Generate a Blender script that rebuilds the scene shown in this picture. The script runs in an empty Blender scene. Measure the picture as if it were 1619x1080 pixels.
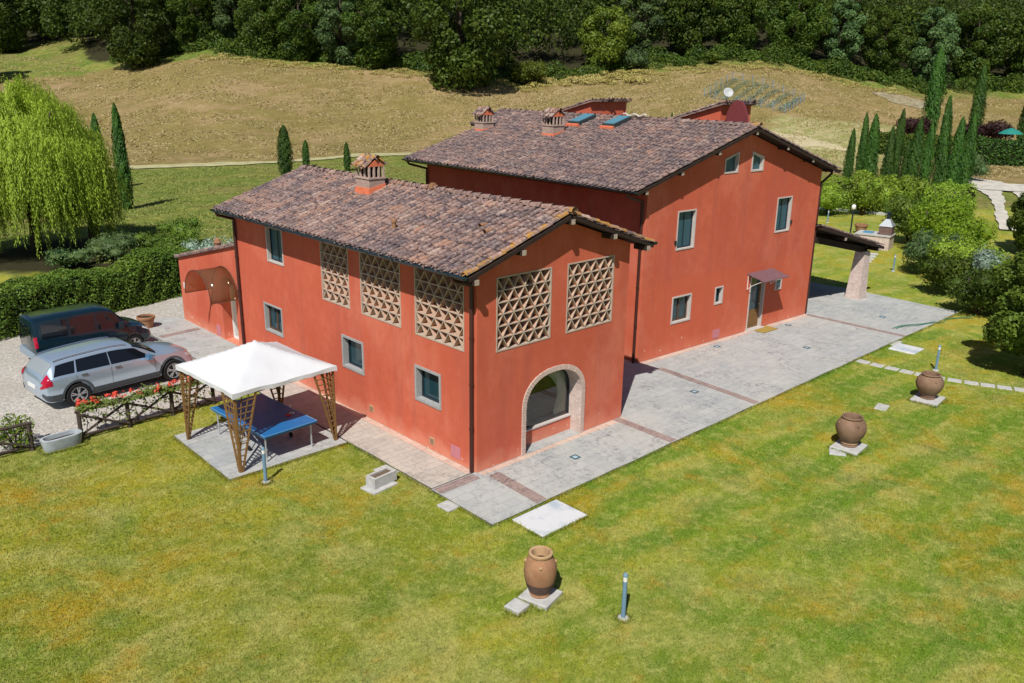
import bpy, bmesh, math, random
import numpy as np
from mathutils import Vector, Matrix

random.seed(7); RNG = np.random.default_rng(11)
scene = bpy.context.scene
COL = scene.collection
R = math.radians

# ------------------------------------------------------------------ camera, world, sun
PITCH, YAW, ROLL = 0.304, 0.755, 0.014
CAM = Vector((-12.282, -14.248, 9.35))
FWD = Vector((math.sin(YAW)*math.cos(PITCH), math.cos(YAW)*math.cos(PITCH), -math.sin(PITCH)))
RT0 = Vector((math.cos(YAW), -math.sin(YAW), 0)); UP0 = RT0.cross(FWD)
RT = RT0*math.cos(ROLL)+UP0*math.sin(ROLL); UP = -RT0*math.sin(ROLL)+UP0*math.cos(ROLL)
cd = bpy.data.cameras.new('camera'); cam = bpy.data.objects.new('camera', cd); COL.objects.link(cam)
cam.matrix_world = Matrix(((RT.x, UP.x, -FWD.x, CAM.x), (RT.y, UP.y, -FWD.y, CAM.y), (RT.z, UP.z, -FWD.z, CAM.z), (0, 0, 0, 1)))
cd.sensor_width = 36; cd.lens = 36*1331.953/1619; cd.clip_start = .1; cd.clip_end = 3000
scene.camera = cam

SUN_AZ, SUN_EL = 57.5, 50.5          # direction the light travels (clockwise from +Y), elevation
w = bpy.data.worlds.new('World'); scene.world = w; w.use_nodes = True
nt = w.node_tree; bg = nt.nodes['Background']
sky = nt.nodes.new('ShaderNodeTexSky'); sky.sky_type = 'NISHITA'; sky.sun_disc = False
sky.sun_elevation = R(SUN_EL); sky.sun_rotation = R(SUN_AZ+180)
sky.altitude = 200; sky.air_density = 1.0; sky.dust_density = .4; sky.ozone_density = 1.5
nt.links.new(sky.outputs[0], bg.inputs[0]); bg.inputs[1].default_value = .055
sl = bpy.data.lights.new('sun', 'SUN'); sl.energy = 4.7; sl.angle = R(.53); sl.color = (1, .95, .87)
so = bpy.data.objects.new('sun', sl); COL.objects.link(so)
sd = Vector((math.sin(R(SUN_AZ))*math.cos(R(SUN_EL)), math.cos(R(SUN_AZ))*math.cos(R(SUN_EL)), -math.sin(R(SUN_EL))))
so.rotation_euler = sd.to_track_quat('-Z', 'Y').to_euler(); so.location = (-30, -30, 50)
scene.view_settings.view_transform = 'Standard'; scene.view_settings.look = 'None'
scene.view_settings.exposure = 0.20; scene.view_settings.gamma = 1
scene.render.engine = 'CYCLES'
try:
    scene.cycles.max_bounces = 6; scene.cycles.transparent_max_bounces = 12
except Exception: pass

# ------------------------------------------------------------------ ground heights (d = distance ahead, s = sideways from the viewpoint)
FH = Vector((math.sin(YAW), math.cos(YAW), 0)); RH = Vector((math.cos(YAW), -math.sin(YAW), 0))
TB = np.array([  # bearing tan*1332, rise starts, tree line, height at the tree line, slope beyond
 [-3000, 80, 200, 12.0], [-1100, 80, 200, 14.0], [-810, 80, 195, 14.5], [-660, 85, 160, 9.6], [-470, 90, 150, 12.2], [-210, 104, 150, 10.3],
 [10, 110, 149, 7.6], [190, 105, 155, 10.6], [390, 100, 160, 12.0], [640, 95, 165, 6.6], [890, 95, 165, 7.2], [1300, 95, 165, 8], [3000, 95, 165, 8]])
def hz_np(x, y):
    x = np.asarray(x, float); y = np.asarray(y, float)
    dx = x-CAM.x; dy = y-CAM.y
    d = dx*FH.x+dy*FH.y; s = dx*RH.x+dy*RH.y
    b = 1332*s/np.maximum(d*.954+2.8, 1)
    d0 = np.interp(b, TB[:, 0], TB[:, 1]); dt = np.interp(b, TB[:, 0], TB[:, 2]); zt = np.interp(b, TB[:, 0], TB[:, 3])
    t = (d-d0)/(dt-d0); tc = np.clip(t, 0, 1)
    ramp = tc*tc*(1.9-.9*tc)
    z = zt*ramp+np.clip(d-dt, 0, 400)*.22
    z += np.clip((d-80)/30, 0, 1)*(.35*np.sin(x*.11+y*.05)*np.cos(y*.09-x*.03)+.15*np.sin(x*.31)*np.sin(y*.27))
    return z
def hz(x, y): return float(hz_np(x, y))
def at(px, d):
    """ground point on bearing px (photo column) at distance d"""
    px = px-ROLL*(418-9.35*1332/d)*.0-ROLL*(540-122-9.35*1332/d)
    s = (px-809.5)/1332*(d*.954+2.8)
    p = CAM+FH*d+RH*s
    return Vector((p.x, p.y, hz(p.x, p.y)))
def z_of(py, d):
    return 9.35-math.tan(math.atan((py-540)/1332)+PITCH)*d

# ------------------------------------------------------------------ object helpers
def tag(o, label=None, cat=None, group=None, kind=None):
    if label: o['label'] = label
    if cat: o['category'] = cat
    if group: o['group'] = group
    if kind: o['kind'] = kind
    return o
def thing(name, label, cat, loc=(0, 0, 0), rot=0, group=None, scale=1):
    o = bpy.data.objects.new(name, None); COL.objects.link(o); o.empty_display_size = .3
    o.location = loc; o.rotation_euler = (0, 0, rot); o.scale = (scale,)*3
    return tag(o, label, cat, group)
def dup(o, parent=None):
    c = o.copy(); COL.objects.link(c)
    if parent: c.parent = parent
    for ch in list(o.children): dup(ch, c)
    return c
class MB:
    def __init__(s): s.v = []; s.f = []; s.m = []; s.c = []
    def add(s, vs, fs, mi=0, c=None):
        n = len(s.v); s.v += [tuple(p) for p in vs]; s.f += [tuple(i+n for i in f) for f in fs]; s.m += [mi]*len(fs)
        s.c += [random.random() if c is None else c]*len(fs)
        return s
    def box(s, x0, x1, y0, y1, z0, z1, mi=0, M=None, c=None):
        vs = [Vector(p) for p in ((x0,y0,z0),(x1,y0,z0),(x1,y1,z0),(x0,y1,z0),(x0,y0,z1),(x1,y0,z1),(x1,y1,z1),(x0,y1,z1))]
        if M is not None: vs = [M(v) if callable(M) else M @ v for v in vs]
        return s.add(vs, ((0,3,2,1),(4,5,6,7),(0,1,5,4),(1,2,6,5),(2,3,7,6),(3,0,4,7)), mi, c)
    def prism(s, pts, z0, z1, mi=0, M=None):     # polygon in xy, extruded in z
        n = len(pts); vs = [Vector((p[0], p[1], z0)) for p in pts]+[Vector((p[0], p[1], z1)) for p in pts]
        if M is not None: vs = [M(v) if callable(M) else M @ v for v in vs]
        fs = [tuple(range(n))[::-1], tuple(range(n, 2*n))]+[(i, (i+1) % n, n+(i+1) % n, n+i) for i in range(n)]
        return s.add(vs, fs, mi)
    def tube(s, pts, r, n=8, mi=0, cap=True, c=None):
        pts = [Vector(p) for p in pts]; rs = r if isinstance(r, (list, tuple)) else [r]*len(pts)
        vs = []; prev = None
        for i, p in enumerate(pts):
            t = (pts[min(i+1, len(pts)-1)]-pts[max(i-1, 0)]).normalized()
            if prev is None: a = t.orthogonal().normalized()
            else: a = (prev-t*prev.dot(t)).normalized()
            prev = a; b = t.cross(a)
            vs += [p+(a*math.cos(2*math.pi*k/n)+b*math.sin(2*math.pi*k/n))*rs[i] for k in range(n)]
        fs = [(i*n+k, i*n+(k+1) % n, (i+1)*n+(k+1) % n, (i+1)*n+k) for i in range(len(pts)-1) for k in range(n)]
        if cap: fs += [tuple(range(n))[::-1], tuple((len(pts)-1)*n+k for k in range(n))]
        return s.add(vs, fs, mi, c)
    def bar(s, a, b, w_, h_, mi=0):
        a = Vector(a); b = Vector(b); t = (b-a).normalized(); u = t.cross(Vector((0, 0, 1)))
        u = u.normalized() if u.length > 1e-3 else Vector((1, 0, 0)); v = u.cross(t)
        vs = [p+u*sx*w_/2+v*sy*h_/2 for p in (a, b) for sx, sy in ((-1,-1),(1,-1),(1,1),(-1,1))]
        return s.add(vs, ((0,3,2,1),(4,5,6,7),(0,1,5,4),(1,2,6,5),(2,3,7,6),(3,0,4,7)), mi)
    def lathe(s, prof, n=24, c=(0, 0, 0), mi=0, sx=1, sy=1):
        vs = [(c[0]+r*math.cos(2*math.pi*k/n)*sx, c[1]+r*math.sin(2*math.pi*k/n)*sy, c[2]+z) for r, z in prof for k in range(n)]
        fs = [(i*n+k, i*n+(k+1) % n, (i+1)*n+(k+1) % n, (i+1)*n+k) for i in range(len(prof)-1) for k in range(n)]
        return s.add(vs, fs, mi)
    def mesh(s, name, mats, smooth=False):
        me = bpy.data.meshes.new(name); me.from_pydata(s.v, [], s.f)
        for m in (mats if isinstance(mats, (list, tuple)) else [mats]): me.materials.append(m)
        me.polygons.foreach_set('material_index', s.m)
        if smooth: me.polygons.foreach_set('use_smooth', [True]*len(s.f))
        a = me.attributes.new('rnd', 'FLOAT', 'FACE'); a.data.foreach_set('value', s.c)
        me.update(); return me
    def build(s, name, mats, parent=None, smooth=False, auto=False):
        o = bpy.data.objects.new(name, s.mesh(name, mats, smooth or auto)); COL.objects.link(o)
        if auto: sharpen(o.data)
        if parent: o.parent = parent
        return o
def sharpen(me, ang=40):
    bm = bmesh.new(); bm.from_mesh(me); bmesh.ops.recalc_face_normals(bm, faces=bm.faces)
    for e in bm.edges:
        if len(e.link_faces) == 2 and e.calc_face_angle(0) > R(ang): e.smooth = False
    bm.to_mesh(me); bm.free()

# ------------------------------------------------------------------ materials
def rgb(h):
    h = h.lstrip('#'); c = [int(h[i:i+2], 16)/255 for i in (0, 2, 4)]
    return tuple((x/12.92 if x <= .04045 else ((x+.055)/1.055)**2.4) for x in c)
class NM:
    def __init__(s, name, rough=.8, spec=.3, metal=0):
        s.m = bpy.data.materials.new(name); s.m.use_nodes = True; s.t = s.m.node_tree; s.b = s.t.nodes['Principled BSDF']
        s.b.inputs['Roughness'].default_value = rough; s.b.inputs['Specular IOR Level'].default_value = spec; s.b.inputs['Metallic'].default_value = metal
        s._c = None
    def n(s, ty, **kw):
        nd = s.t.nodes.new(ty)
        for k, v in kw.items(): setattr(nd, k, v)
        return nd
    def l(s, a, b): s.t.links.new(a, b)
    def co(s, obj=False):
        if obj: return s.n('ShaderNodeTexCoord').outputs['Object']
        if s._c is None: s._c = s.n('ShaderNodeNewGeometry').outputs['Position']
        return s._c
    def noise(s, scale, detail=4, rough=.55, vec=None, dist=0, stretch=None):
        nd = s.n('ShaderNodeTexNoise'); nd.inputs['Scale'].default_value = scale; nd.inputs['Detail'].default_value = detail
        nd.inputs['Roughness'].default_value = rough; nd.inputs['Distortion'].default_value = dist
        v = s.co() if vec is None else vec
        if stretch:
            mp = s.n('ShaderNodeMapping'); mp.inputs['Scale'].default_value = stretch; s.l(v, mp.inputs[0]); v = mp.outputs[0]
        s.l(v, nd.inputs['Vector']); return nd.outputs['Fac']
    def ramp(s, f, *stops):
        nd = s.n('ShaderNodeValToRGB'); cr = nd.color_ramp
        while len(cr.elements) < len(stops): cr.elements.new(.5)
        for e, (p, c) in zip(cr.elements, stops):
            e.position = p; e.color = (c, c, c, 1) if isinstance(c, (int, float)) else (*c, 1)
        s.l(f, nd.inputs[0]); return nd.outputs[0]
    def mix(s, f, a, b, mode='MIX'):
        nd = s.n('ShaderNodeMix', data_type='RGBA', blend_type=mode)
        for i, v in ((0, f), (6, a), (7, b)):
            if isinstance(v, (int, float)): nd.inputs[i].default_value = v if i == 0 else (v, v, v, 1)
            elif isinstance(v, tuple): nd.inputs[i].default_value = (*v, 1)
            else: s.l(v, nd.inputs[i])
        return nd.outputs[2]
    def math(s, op, a, b=0.0):
        nd = s.n('ShaderNodeMath', operation=op)
        for i, v in ((0, a), (1, b)):
            if isinstance(v, (int, float)): nd.inputs[i].default_value = v
            else: s.l(v, nd.inputs[i])
        return nd.outputs[0]
    def attr(s, name): return s.n('ShaderNodeAttribute', attribute_name=name).outputs['Fac']
    def base(s, c):
        if isinstance(c, tuple): s.b.inputs['Base Color'].default_value = (*c, 1)
        else: s.l(c, s.b.inputs['Base Color'])
        return s
    def bump(s, h, dist=.02, strength=1):
        nd = s.n('ShaderNodeBump'); nd.inputs['Distance'].default_value = dist; nd.inputs['Strength'].default_value = strength
        s.l(h, nd.inputs['Height']); s.l(nd.outputs[0], s.b.inputs['Normal']); return s
def plain(name, c, rough=.6, spec=.3, metal=0, var=.12, sc=6, bump=0):
    m = NM(name, rough, spec, metal); f = m.noise(sc, 4)
    m.base(m.mix(f, tuple(x*(1-var*2) for x in c), tuple(min(1, x*(1+var*1.5)) for x in c)))
    if bump: m.bump(m.noise(sc*6, 3), bump)
    return m.m

# stucco
def stucco(name, band=False):
    m = NM(name, .9, .15)
    c = m.mix(m.ramp(m.noise(.55, 5, .6), (.3, 0.), (.7, 1.)), (.485, .103, .057), (.585, .142, .082))
    c = m.mix(m.ramp(m.noise(3.1, 6, .65), (.40, 0.), (.62, .6)), c, (.49, .10, .055))
    streak = m.noise(1.6, 5, .6, stretch=(1.2, 1.2, .12))
    c = m.mix(m.ramp(streak, (.50, 0.), (.64, .55)), c, (.43, .10, .065))
    sep = m.n('ShaderNodeSeparateXYZ'); m.l(m.co(), sep.inputs[0])
    zf = m.math('ADD', sep.outputs[2], m.math('MULTIPLY', m.math('SUBTRACT', m.noise(1.7, 5), .5), .9))
    c = m.mix(m.ramp(m.math('DIVIDE', zf, 2.), (.02, .9), (.26, 0.)), c, (.62, .24, .16))   # damp, scuffed foot of the wall
    if band: c = m.mix(m.ramp(m.math('DIVIDE', zf, 6.), (.44, .55), (.47, 0.)), c, (.54, .115, .055))
    c = m.mix(m.ramp(m.noise(.35, 6, .75, stretch=(1, 1, .6)), (.50, 0.), (.64, .5)), c, (.62, .20, .13))
    c = m.mix(m.ramp(m.noise(5, 5, .8, stretch=(2.5, 2.5, .10)), (.56, 0.), (.70, .45)), c, (.34, .085, .06))
    blot = m.ramp(m.noise(6, 3, .6), (.66, 0.), (.70, .8))
    low = m.ramp(m.math('DIVIDE', zf, 2.), (.1, 1.), (.35, 0.))
    c = m.mix(m.math('MULTIPLY', blot, low), c, (.70, .55, .45))
    m.base(c); m.bump(m.noise(45, 4, .6), .006, .8); return m.m
M_stucco = stucco('red_stucco'); M_stucco_band = stucco('red_stucco_main', True)
M_skirt = plain('orange_mortar', (.62, .17, .09), .9, .1, var=.15)

def tile_mat(name, lichen=0.0, warm=0.0, dark=1.0):
    m = NM(name, .85, .2); r = m.attr('rnd')
    c = m.ramp(r, (0, (.15, .105, .105)), (.25, (.23, .15, .13)), (.5, (.32, .20, .17)), (.72, (.36, .215, .165)), (.88, (.42, .21, .13)), (1, (.50, .36, .30)))
    c = m.mix(m.ramp(m.noise(.8, 4, .6), (.45, 0.), (.62, warm)), c, (.44, .23, .14))
    c = m.mix(m.ramp(m.noise(1.1, 5, .7), (.47, 0.), (.62, .8)), c, (.085, .07, .085))
    c = m.mix(m.ramp(m.noise(14, 4, .7), (.52, 0.), (.70, .6)), c, (.11, .09, .09))
    c = m.mix(m.ramp(m.noise(13, 4, .7), (.54, 0.), (.66, .75)), c, (.50, .42, .40))
    if lichen: c = m.mix(m.ramp(m.noise(4.5, 5, .7), (.46, 0.), (.60, lichen)), c, (.42, .21, .035))
    if dark < 1:
        c = m.mix(m.ramp(m.noise(.55, 6, .75), (.38, 1-dark), (.62, min(1, 1.7*(1-dark)))), c, m.mix(m.noise(9, 4, .8), (.045, .038, .05), (.20, .145, .13)))
        c = m.mix(m.ramp(m.noise(5.5, 4, .8), (.53, 0.), (.64, .6)), c, (.38, .29, .26))
        c = m.mix(m.ramp(m.noise(6.5, 4, .8), (.40, .8), (.48, 0.)), c, (.055, .045, .06))
    m.base(c); m.bump(m.noise(40, 3), .006, .7); return m.m
M_tile = tile_mat('roof_tile', warm=.35, dark=.80); M_tile_main = tile_mat('roof_tile_main', dark=.64); M_tile_lichen = tile_mat('roof_tile_lichen', .9)
M_wood_dark = plain('dark_roof_timber', (.035, .022, .018), .85, .2, var=.3)
M_rafter = plain('rafter_end', (.42, .34, .28), .8, .2, var=.25, sc=14)
M_gutter = NM('gutter_metal', .38, .5).base(rgb('#1c2b30')).m
M_pipe = NM('downpipe_brown', .4, .4).base(rgb('#40231f')).m
M_stone = plain('window_stone', (.34, .345, .35), .85, .2, var=.2, sc=18, bump=.003)
M_stone_warm = plain('window_stone_pale', (.50, .455, .43), .85, .2, var=.15, sc=18, bump=.003)
M_glass = NM('window_glass', .06, .8).base((.010, .045, .06)).m
M_blind = NM('insect_screen', .45, .5).base((.028, .085, .115)).m
M_frame = plain('window_wood', (.10, .055, .035), .5, .3, var=.3)
M_frame_dark = NM('dark_casement', .4, .4).base((.015, .025, .035)).m
def brick_mat(name, c1, c2, mortar, sc=1.0, z=True, bw=.25, rh=.065):
    m = NM(name, .9, .15)
    nd = m.n('ShaderNodeTexBrick'); nd.inputs['Scale'].default_value = sc; nd.inputs['Brick Width'].default_value = bw; nd.inputs['Row Height'].default_value = rh
    nd.inputs['Mortar Size'].default_value = .008; nd.inputs['Color1'].default_value = (*c1, 1); nd.inputs['Color2'].default_value = (*c2, 1); nd.inputs['Mortar'].default_value = (*mortar, 1)
    mp = m.n('ShaderNodeCombineXYZ'); sp = m.n('ShaderNodeSeparateXYZ'); m.l(m.co(True), sp.inputs[0])
    if z: m.l(m.math('ADD', sp.outputs[0], sp.outputs[1]), mp.inputs[0]); m.l(sp.outputs[2], mp.inputs[1])
    else: m.l(sp.outputs[0], mp.inputs[0]); m.l(sp.outputs[1], mp.inputs[1])
    m.l(mp.outputs[0], nd.inputs[0]); c = m.mix(m.ramp(m.noise(5, 5), (.35, 0.), (.7, .5)), nd.outputs[0], tuple(x*.7 for x in c1))
    m.base(c); m.bump(nd.outputs['Fac'], .006, -1); return m.m
M_brick = brick_mat('chimney_brick', (.36, .23, .19), (.46, .32, .27), (.44, .39, .35))
M_brick_pale = brick_mat('pale_brick', (.50, .37, .33), (.60, .48, .43), (.64, .59, .55))
M_chim = plain('chimney_render', (.44, .33, .28), .9, .1, var=.25, sc=9)
M_black = NM('painted_shade_black', .9, .1).base((.012, .010, .010)).m  # black that paints the shade inside openings
M_lattice = NM('lattice_terracotta', .9, .15)
M_lattice.base(M_lattice.mix(M_lattice.noise(9, 5), (.43, .25, .17), (.60, .39, .285))); M_lattice = M_lattice.m
M_lattice_edge = plain('lattice_mortar', (.47, .375, .305), .9, .1, var=.15, sc=12)

def leaf_mat(name, dark, light, sun=None, trans=.28):
    m = NM(name, .55, .25); r = m.attr('rnd')
    oi = m.n('ShaderNodeObjectInfo').outputs['Random']
    c = m.ramp(r, (0, dark), (.55, tuple((a+b)/2 for a, b in zip(dark, light))), (1, light))
    c = m.mix(m.ramp(m.noise(.45, 3, .6), (.35, 0.), (.7, .5)), c, sun or tuple(x*1.2 for x in light))
    hs = m.n('ShaderNodeHueSaturation'); m.l(c, hs.inputs['Color'])
    m.l(m.math('ADD', m.math('MULTIPLY', oi, .02), .497), hs.inputs['Hue'])
    m.l(m.math('ADD', m.math('MULTIPLY', oi, .5), .75), hs.inputs['Value'])
    m.base(hs.outputs[0])
    tr = m.n('ShaderNodeBsdfTranslucent'); m.l(hs.outputs[0], tr.inputs[0]); mx = m.n('ShaderNodeMixShader'); mx.inputs[0].default_value = trans
    out = m.t.nodes['Material Output']; m.l(m.b.outputs[0], mx.inputs[1]); m.l(tr.outputs[0], mx.inputs[2]); m.l(mx.outputs[0], out.inputs[0])
    return m.m
M_leaf_wood = leaf_mat('woodland_leaves', (.010, .032, .005), (.092, .155, .020), (.15, .185, .018))
M_leaf_wood2 = leaf_mat('grey_green_leaves', (.022, .055, .018), (.14, .21, .07))
M_leaf_yel = leaf_mat('yellow_green_leaves', (.06, .09, .01), (.15, .18, .02))
M_leaf_hedge = leaf_mat('hedge_leaves', (.035, .075, .010), (.15, .235, .03), (.20, .26, .03))
M_leaf_sunlit = leaf_mat('sunlit_hedge_leaves', (.08, .15, .015), (.33, .45, .05), (.36, .44, .04))  # hedge leaves in a brighter colour that stands in for facing the sun
M_leaf_cyp = leaf_mat('cypress_leaves', (.014, .048, .008), (.065, .135, .016), trans=.1)
M_leaf_wil = leaf_mat('willow_leaves', (.14, .19, .020), (.42, .50, .06), (.46, .52, .06), trans=.45)
M_leaf_bright = leaf_mat('bright_leaves', (.07, .13, .01), (.24, .34, .02), (.26, .34, .02), trans=.35)
M_leaf_silver = leaf_mat('silver_leaves', (.10, .16, .10), (.32, .42, .33))
M_leaf_purple = leaf_mat('purple_leaves', (.022, .010, .010), (.065, .028, .028))
M_bark = plain('bark', (.09, .07, .055), .95, .1, var=.3, sc=9, bump=.02)

# lawn / fields: one terrain sheet whose plants differ by place
def terrain_mat():
    m = NM('grassland', .95, .1)
    big = m.noise(.16, 4, .6); mid = m.noise(.55, 5, .65, dist=.6); fine = m.noise(9, 5, .75); vf = m.noise(34, 4, .8)
    spx = m.n('ShaderNodeSeparateXYZ'); m.l(m.co(), spx.inputs[0])
    side = m.ramp(m.math('ADD', m.math('MULTIPLY', m.math('ADD', spx.outputs[0], m.math('MULTIPLY', spx.outputs[1], -.5)), .05), m.math('MULTIPLY', m.noise(.12, 3), 1.0)), (.15, 0.), (.85, 1.))
    side = m.math('MULTIPLY', side, m.ramp(m.math('MULTIPLY', spx.outputs[0], .02), (.44, 1.), (.70, .25)))
    gr = m.mix(side, m.mix(m.ramp(big, (.42, 0.), (.58, 1.)), (.165, .205, .016), (.37, .32, .028)), m.mix(m.ramp(big, (.42, 0.), (.60, 1.)), (.145, .235, .012), (.29, .32, .030)))
    gr = m.mix(m.ramp(mid, (.45, 0.), (.60, .75)), gr, (.42, .38, .12))
    wob = m.math('MULTIPLY', m.noise(.25, 3), 1.6)
    yw = m.math('ADD', m.math('ADD', spx.outputs[1], m.math('MULTIPLY', spx.outputs[0], .10)), wob)
    stp = m.math('SINE', m.math('MULTIPLY', yw, 4.4))
    sm = m.math('MULTIPLY', m.ramp(m.math('MULTIPLY', m.math('ADD', stp, 1.0), .5), (.30, 0.), (.70, 1.)), m.ramp(m.noise(.2, 3), (.40, .35), (.56, 1.)))
    gr = m.mix(m.math('MULTIPLY', m.math('MULTIPLY', sm, side), .85), gr, (.085, .205, .006))
    st2 = m.math('SINE', m.math('ADD', m.math('MULTIPLY', yw, 4.4), 2.2))
    so_ = m.math('MULTIPLY', m.math('MULTIPLY', m.ramp(m.math('MULTIPLY', m.math('ADD', st2, 1.0), .5), (.70, 0.), (.95, 1.)), m.ramp(m.noise(1.4, 5, .7), (.48, 0.), (.64, .5))), side)
    gr = m.mix(so_, gr, (.46, .25, .02))
    gr = m.mix(m.ramp(m.noise(.24, 4, .6, dist=.4), (.51, 0.), (.64, .65)), gr, (.09, .19, .008))
    gr = m.mix(m.ramp(m.noise(.85, 4, .6, dist=.3), (.50, 0.), (.64, .5)), gr, (.10, .18, .03))
    gr = m.mix(m.ramp(m.noise(.26, 6, .66, dist=.3), (.53, 0.), (.66, .85)), gr, (.42, .26, .012))
    gr = m.mix(m.ramp(m.noise(1.0, 5, .7, dist=.2), (.57, 0.), (.70, .6)), gr, (.40, .21, .02))
    gr = m.mix(m.ramp(m.noise(.55, 6, .72), (.58, 0.), (.70, .5)), gr, (.19, .165, .09))
    gr = m.mix(m.ramp(m.noise(4, 5, .8), (.38, .35), (.54, 0.)), gr, (.08, .14, .006))
    gr = m.mix(m.ramp(m.noise(3, 5, .8), (.49, 0.), (.64, .55)), gr, (.48, .46, .14))
    gr = m.mix(m.ramp(fine, (.38, .35), (.56, 0.)), gr, (.08, .13, .006))
    gr = m.mix(m.ramp(vf, (.46, 0.), (.62, .30)), gr, (.55, .56, .16))
    st = m.mix(m.ramp(m.noise(.10, 5, .65, dist=.5), (.3, 0.), (.7, 1.)), (.31, .225, .105), (.43, .315, .17))
    st = m.mix(m.ramp(m.noise(.055, 5, .6, dist=1.0), (.44, 0.), (.56, .9)), st, (.30, .25, .075))
    st = m.mix(m.ramp(m.noise(.5, 5, .65, stretch=(.4, 1.6, 1), dist=1.0), (.5, 0.), (.72, .7)), st, (.47, .365, .21))
    st = m.mix(m.ramp(m.noise(.16, 7, .72, stretch=(1.5, .7, 1)), (.47, 0.), (.58, .8)), st, (.21, .185, .05))
    st = m.mix(m.ramp(m.noise(.9, 6, .8), (.42, .6), (.52, 0.)), st, (.22, .155, .07))
    st = m.mix(m.ramp(m.noise(3.2, 4, .8), (.44, .65), (.56, 0.)), st, (.17, .12, .05))
    st = m.mix(m.ramp(m.noise(2.4, 4, .8), (.54, 0.), (.66, .6)), st, (.52, .42, .25))
    st = m.mix(m.ramp(m.noise(.34, 8, .82, stretch=(.6, 1.8, 1)), (.45, .9), (.54, 0.)), st, (.20, .155, .055))
    st = m.mix(m.ramp(m.noise(.07, 6, .7, dist=.6), (.52, 0.), (.64, .6)), st, (.40, .27, .16))
    st = m.mix(m.ramp(m.noise(1.3, 5, .85), (.52, 0.), (.62, .6)), st, (.25, .22, .06))
    rg = m.mix(m.ramp(m.noise(.2, 5, .6), (.4, 0.), (.60, 1.)), (.13, .19, .03), (.26, .26, .06))
    rg = m.mix(m.ramp(m.noise(.09, 5, .6, dist=1), (.48, 0.), (.58, .7)), rg, (.24, .17, .07))
    rg = m.mix(m.ramp(m.noise(.8, 7, .82), (.42, .7), (.54, 0.)), rg, (.085, .13, .02))
    rg = m.mix(m.ramp(m.noise(.5, 6, .75), (.52, 0.), (.62, .6)), rg, (.30, .26, .10))
    rg = m.mix(m.ramp(m.noise(2.2, 5, .8), (.42, .65), (.56, 0.)), rg, (.07, .10, .018))
    rg = m.mix(m.ramp(m.noise(3.5, 4, .8), (.54, 0.), (.68, .5)), rg, (.34, .33, .12))
    pl = m.mix(m.ramp(m.noise(.14, 6, .7, stretch=(1, 3, 1), dist=1.5), (.4, 0.), (.62, 1.)), (.25, .27, .08), (.47, .41, .23))
    pl = m.mix(m.ramp(m.noise(1.6, 5, .8), (.42, .6), (.56, 0.)), pl, (.22, .21, .09))
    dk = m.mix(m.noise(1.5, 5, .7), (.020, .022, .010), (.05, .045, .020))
    def msk(name):
        a = m.attr(name); j = m.math('MULTIPLY', m.math('SUBTRACT', m.noise(.35, 5, .7), .5), .9)
        return m.ramp(m.math('ADD', a, j), (.36, 0.), (.64, 1.))
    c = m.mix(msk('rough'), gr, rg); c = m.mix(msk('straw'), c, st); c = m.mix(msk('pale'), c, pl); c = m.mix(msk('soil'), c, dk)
    m.base(c); m.bump(m.math('ADD', m.math('ADD', m.math('MULTIPLY', fine, .6), m.math('MULTIPLY', vf, .5)), m.math('MULTIPLY', m.math('MULTIPLY', m.noise(1.1, 5, .8), m.attr('straw')), 9.)), .045, .8)
    return m.m
M_ground = terrain_mat()
def gravel_mat():
    m = NM('gravel', .95, .15)
    v = m.n('ShaderNodeTexVoronoi'); v.inputs['Scale'].default_value = 26; m.l(m.co(), v.inputs['Vector'])
    sp = m.n('ShaderNodeSeparateColor'); m.l(v.outputs['Color'], sp.inputs[0])
    c = m.ramp(sp.outputs[0], (0, (.28, .26, .24)), (.5, (.46, .43, .39)), (1, (.66, .62, .57)))
    c = m.mix(m.ramp(m.noise(.6, 5, .7), (.4, 0.), (.7, .55)), c, (.38, .345, .295))
    c = m.mix(m.ramp(v.outputs['Distance'], (.4, 0.), (.8, .5)), c, (.20, .185, .16))
    m.base(c); m.bump(v.outputs['Distance'], .02, -1); return m.m
M_gravel = gravel_mat()
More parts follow.
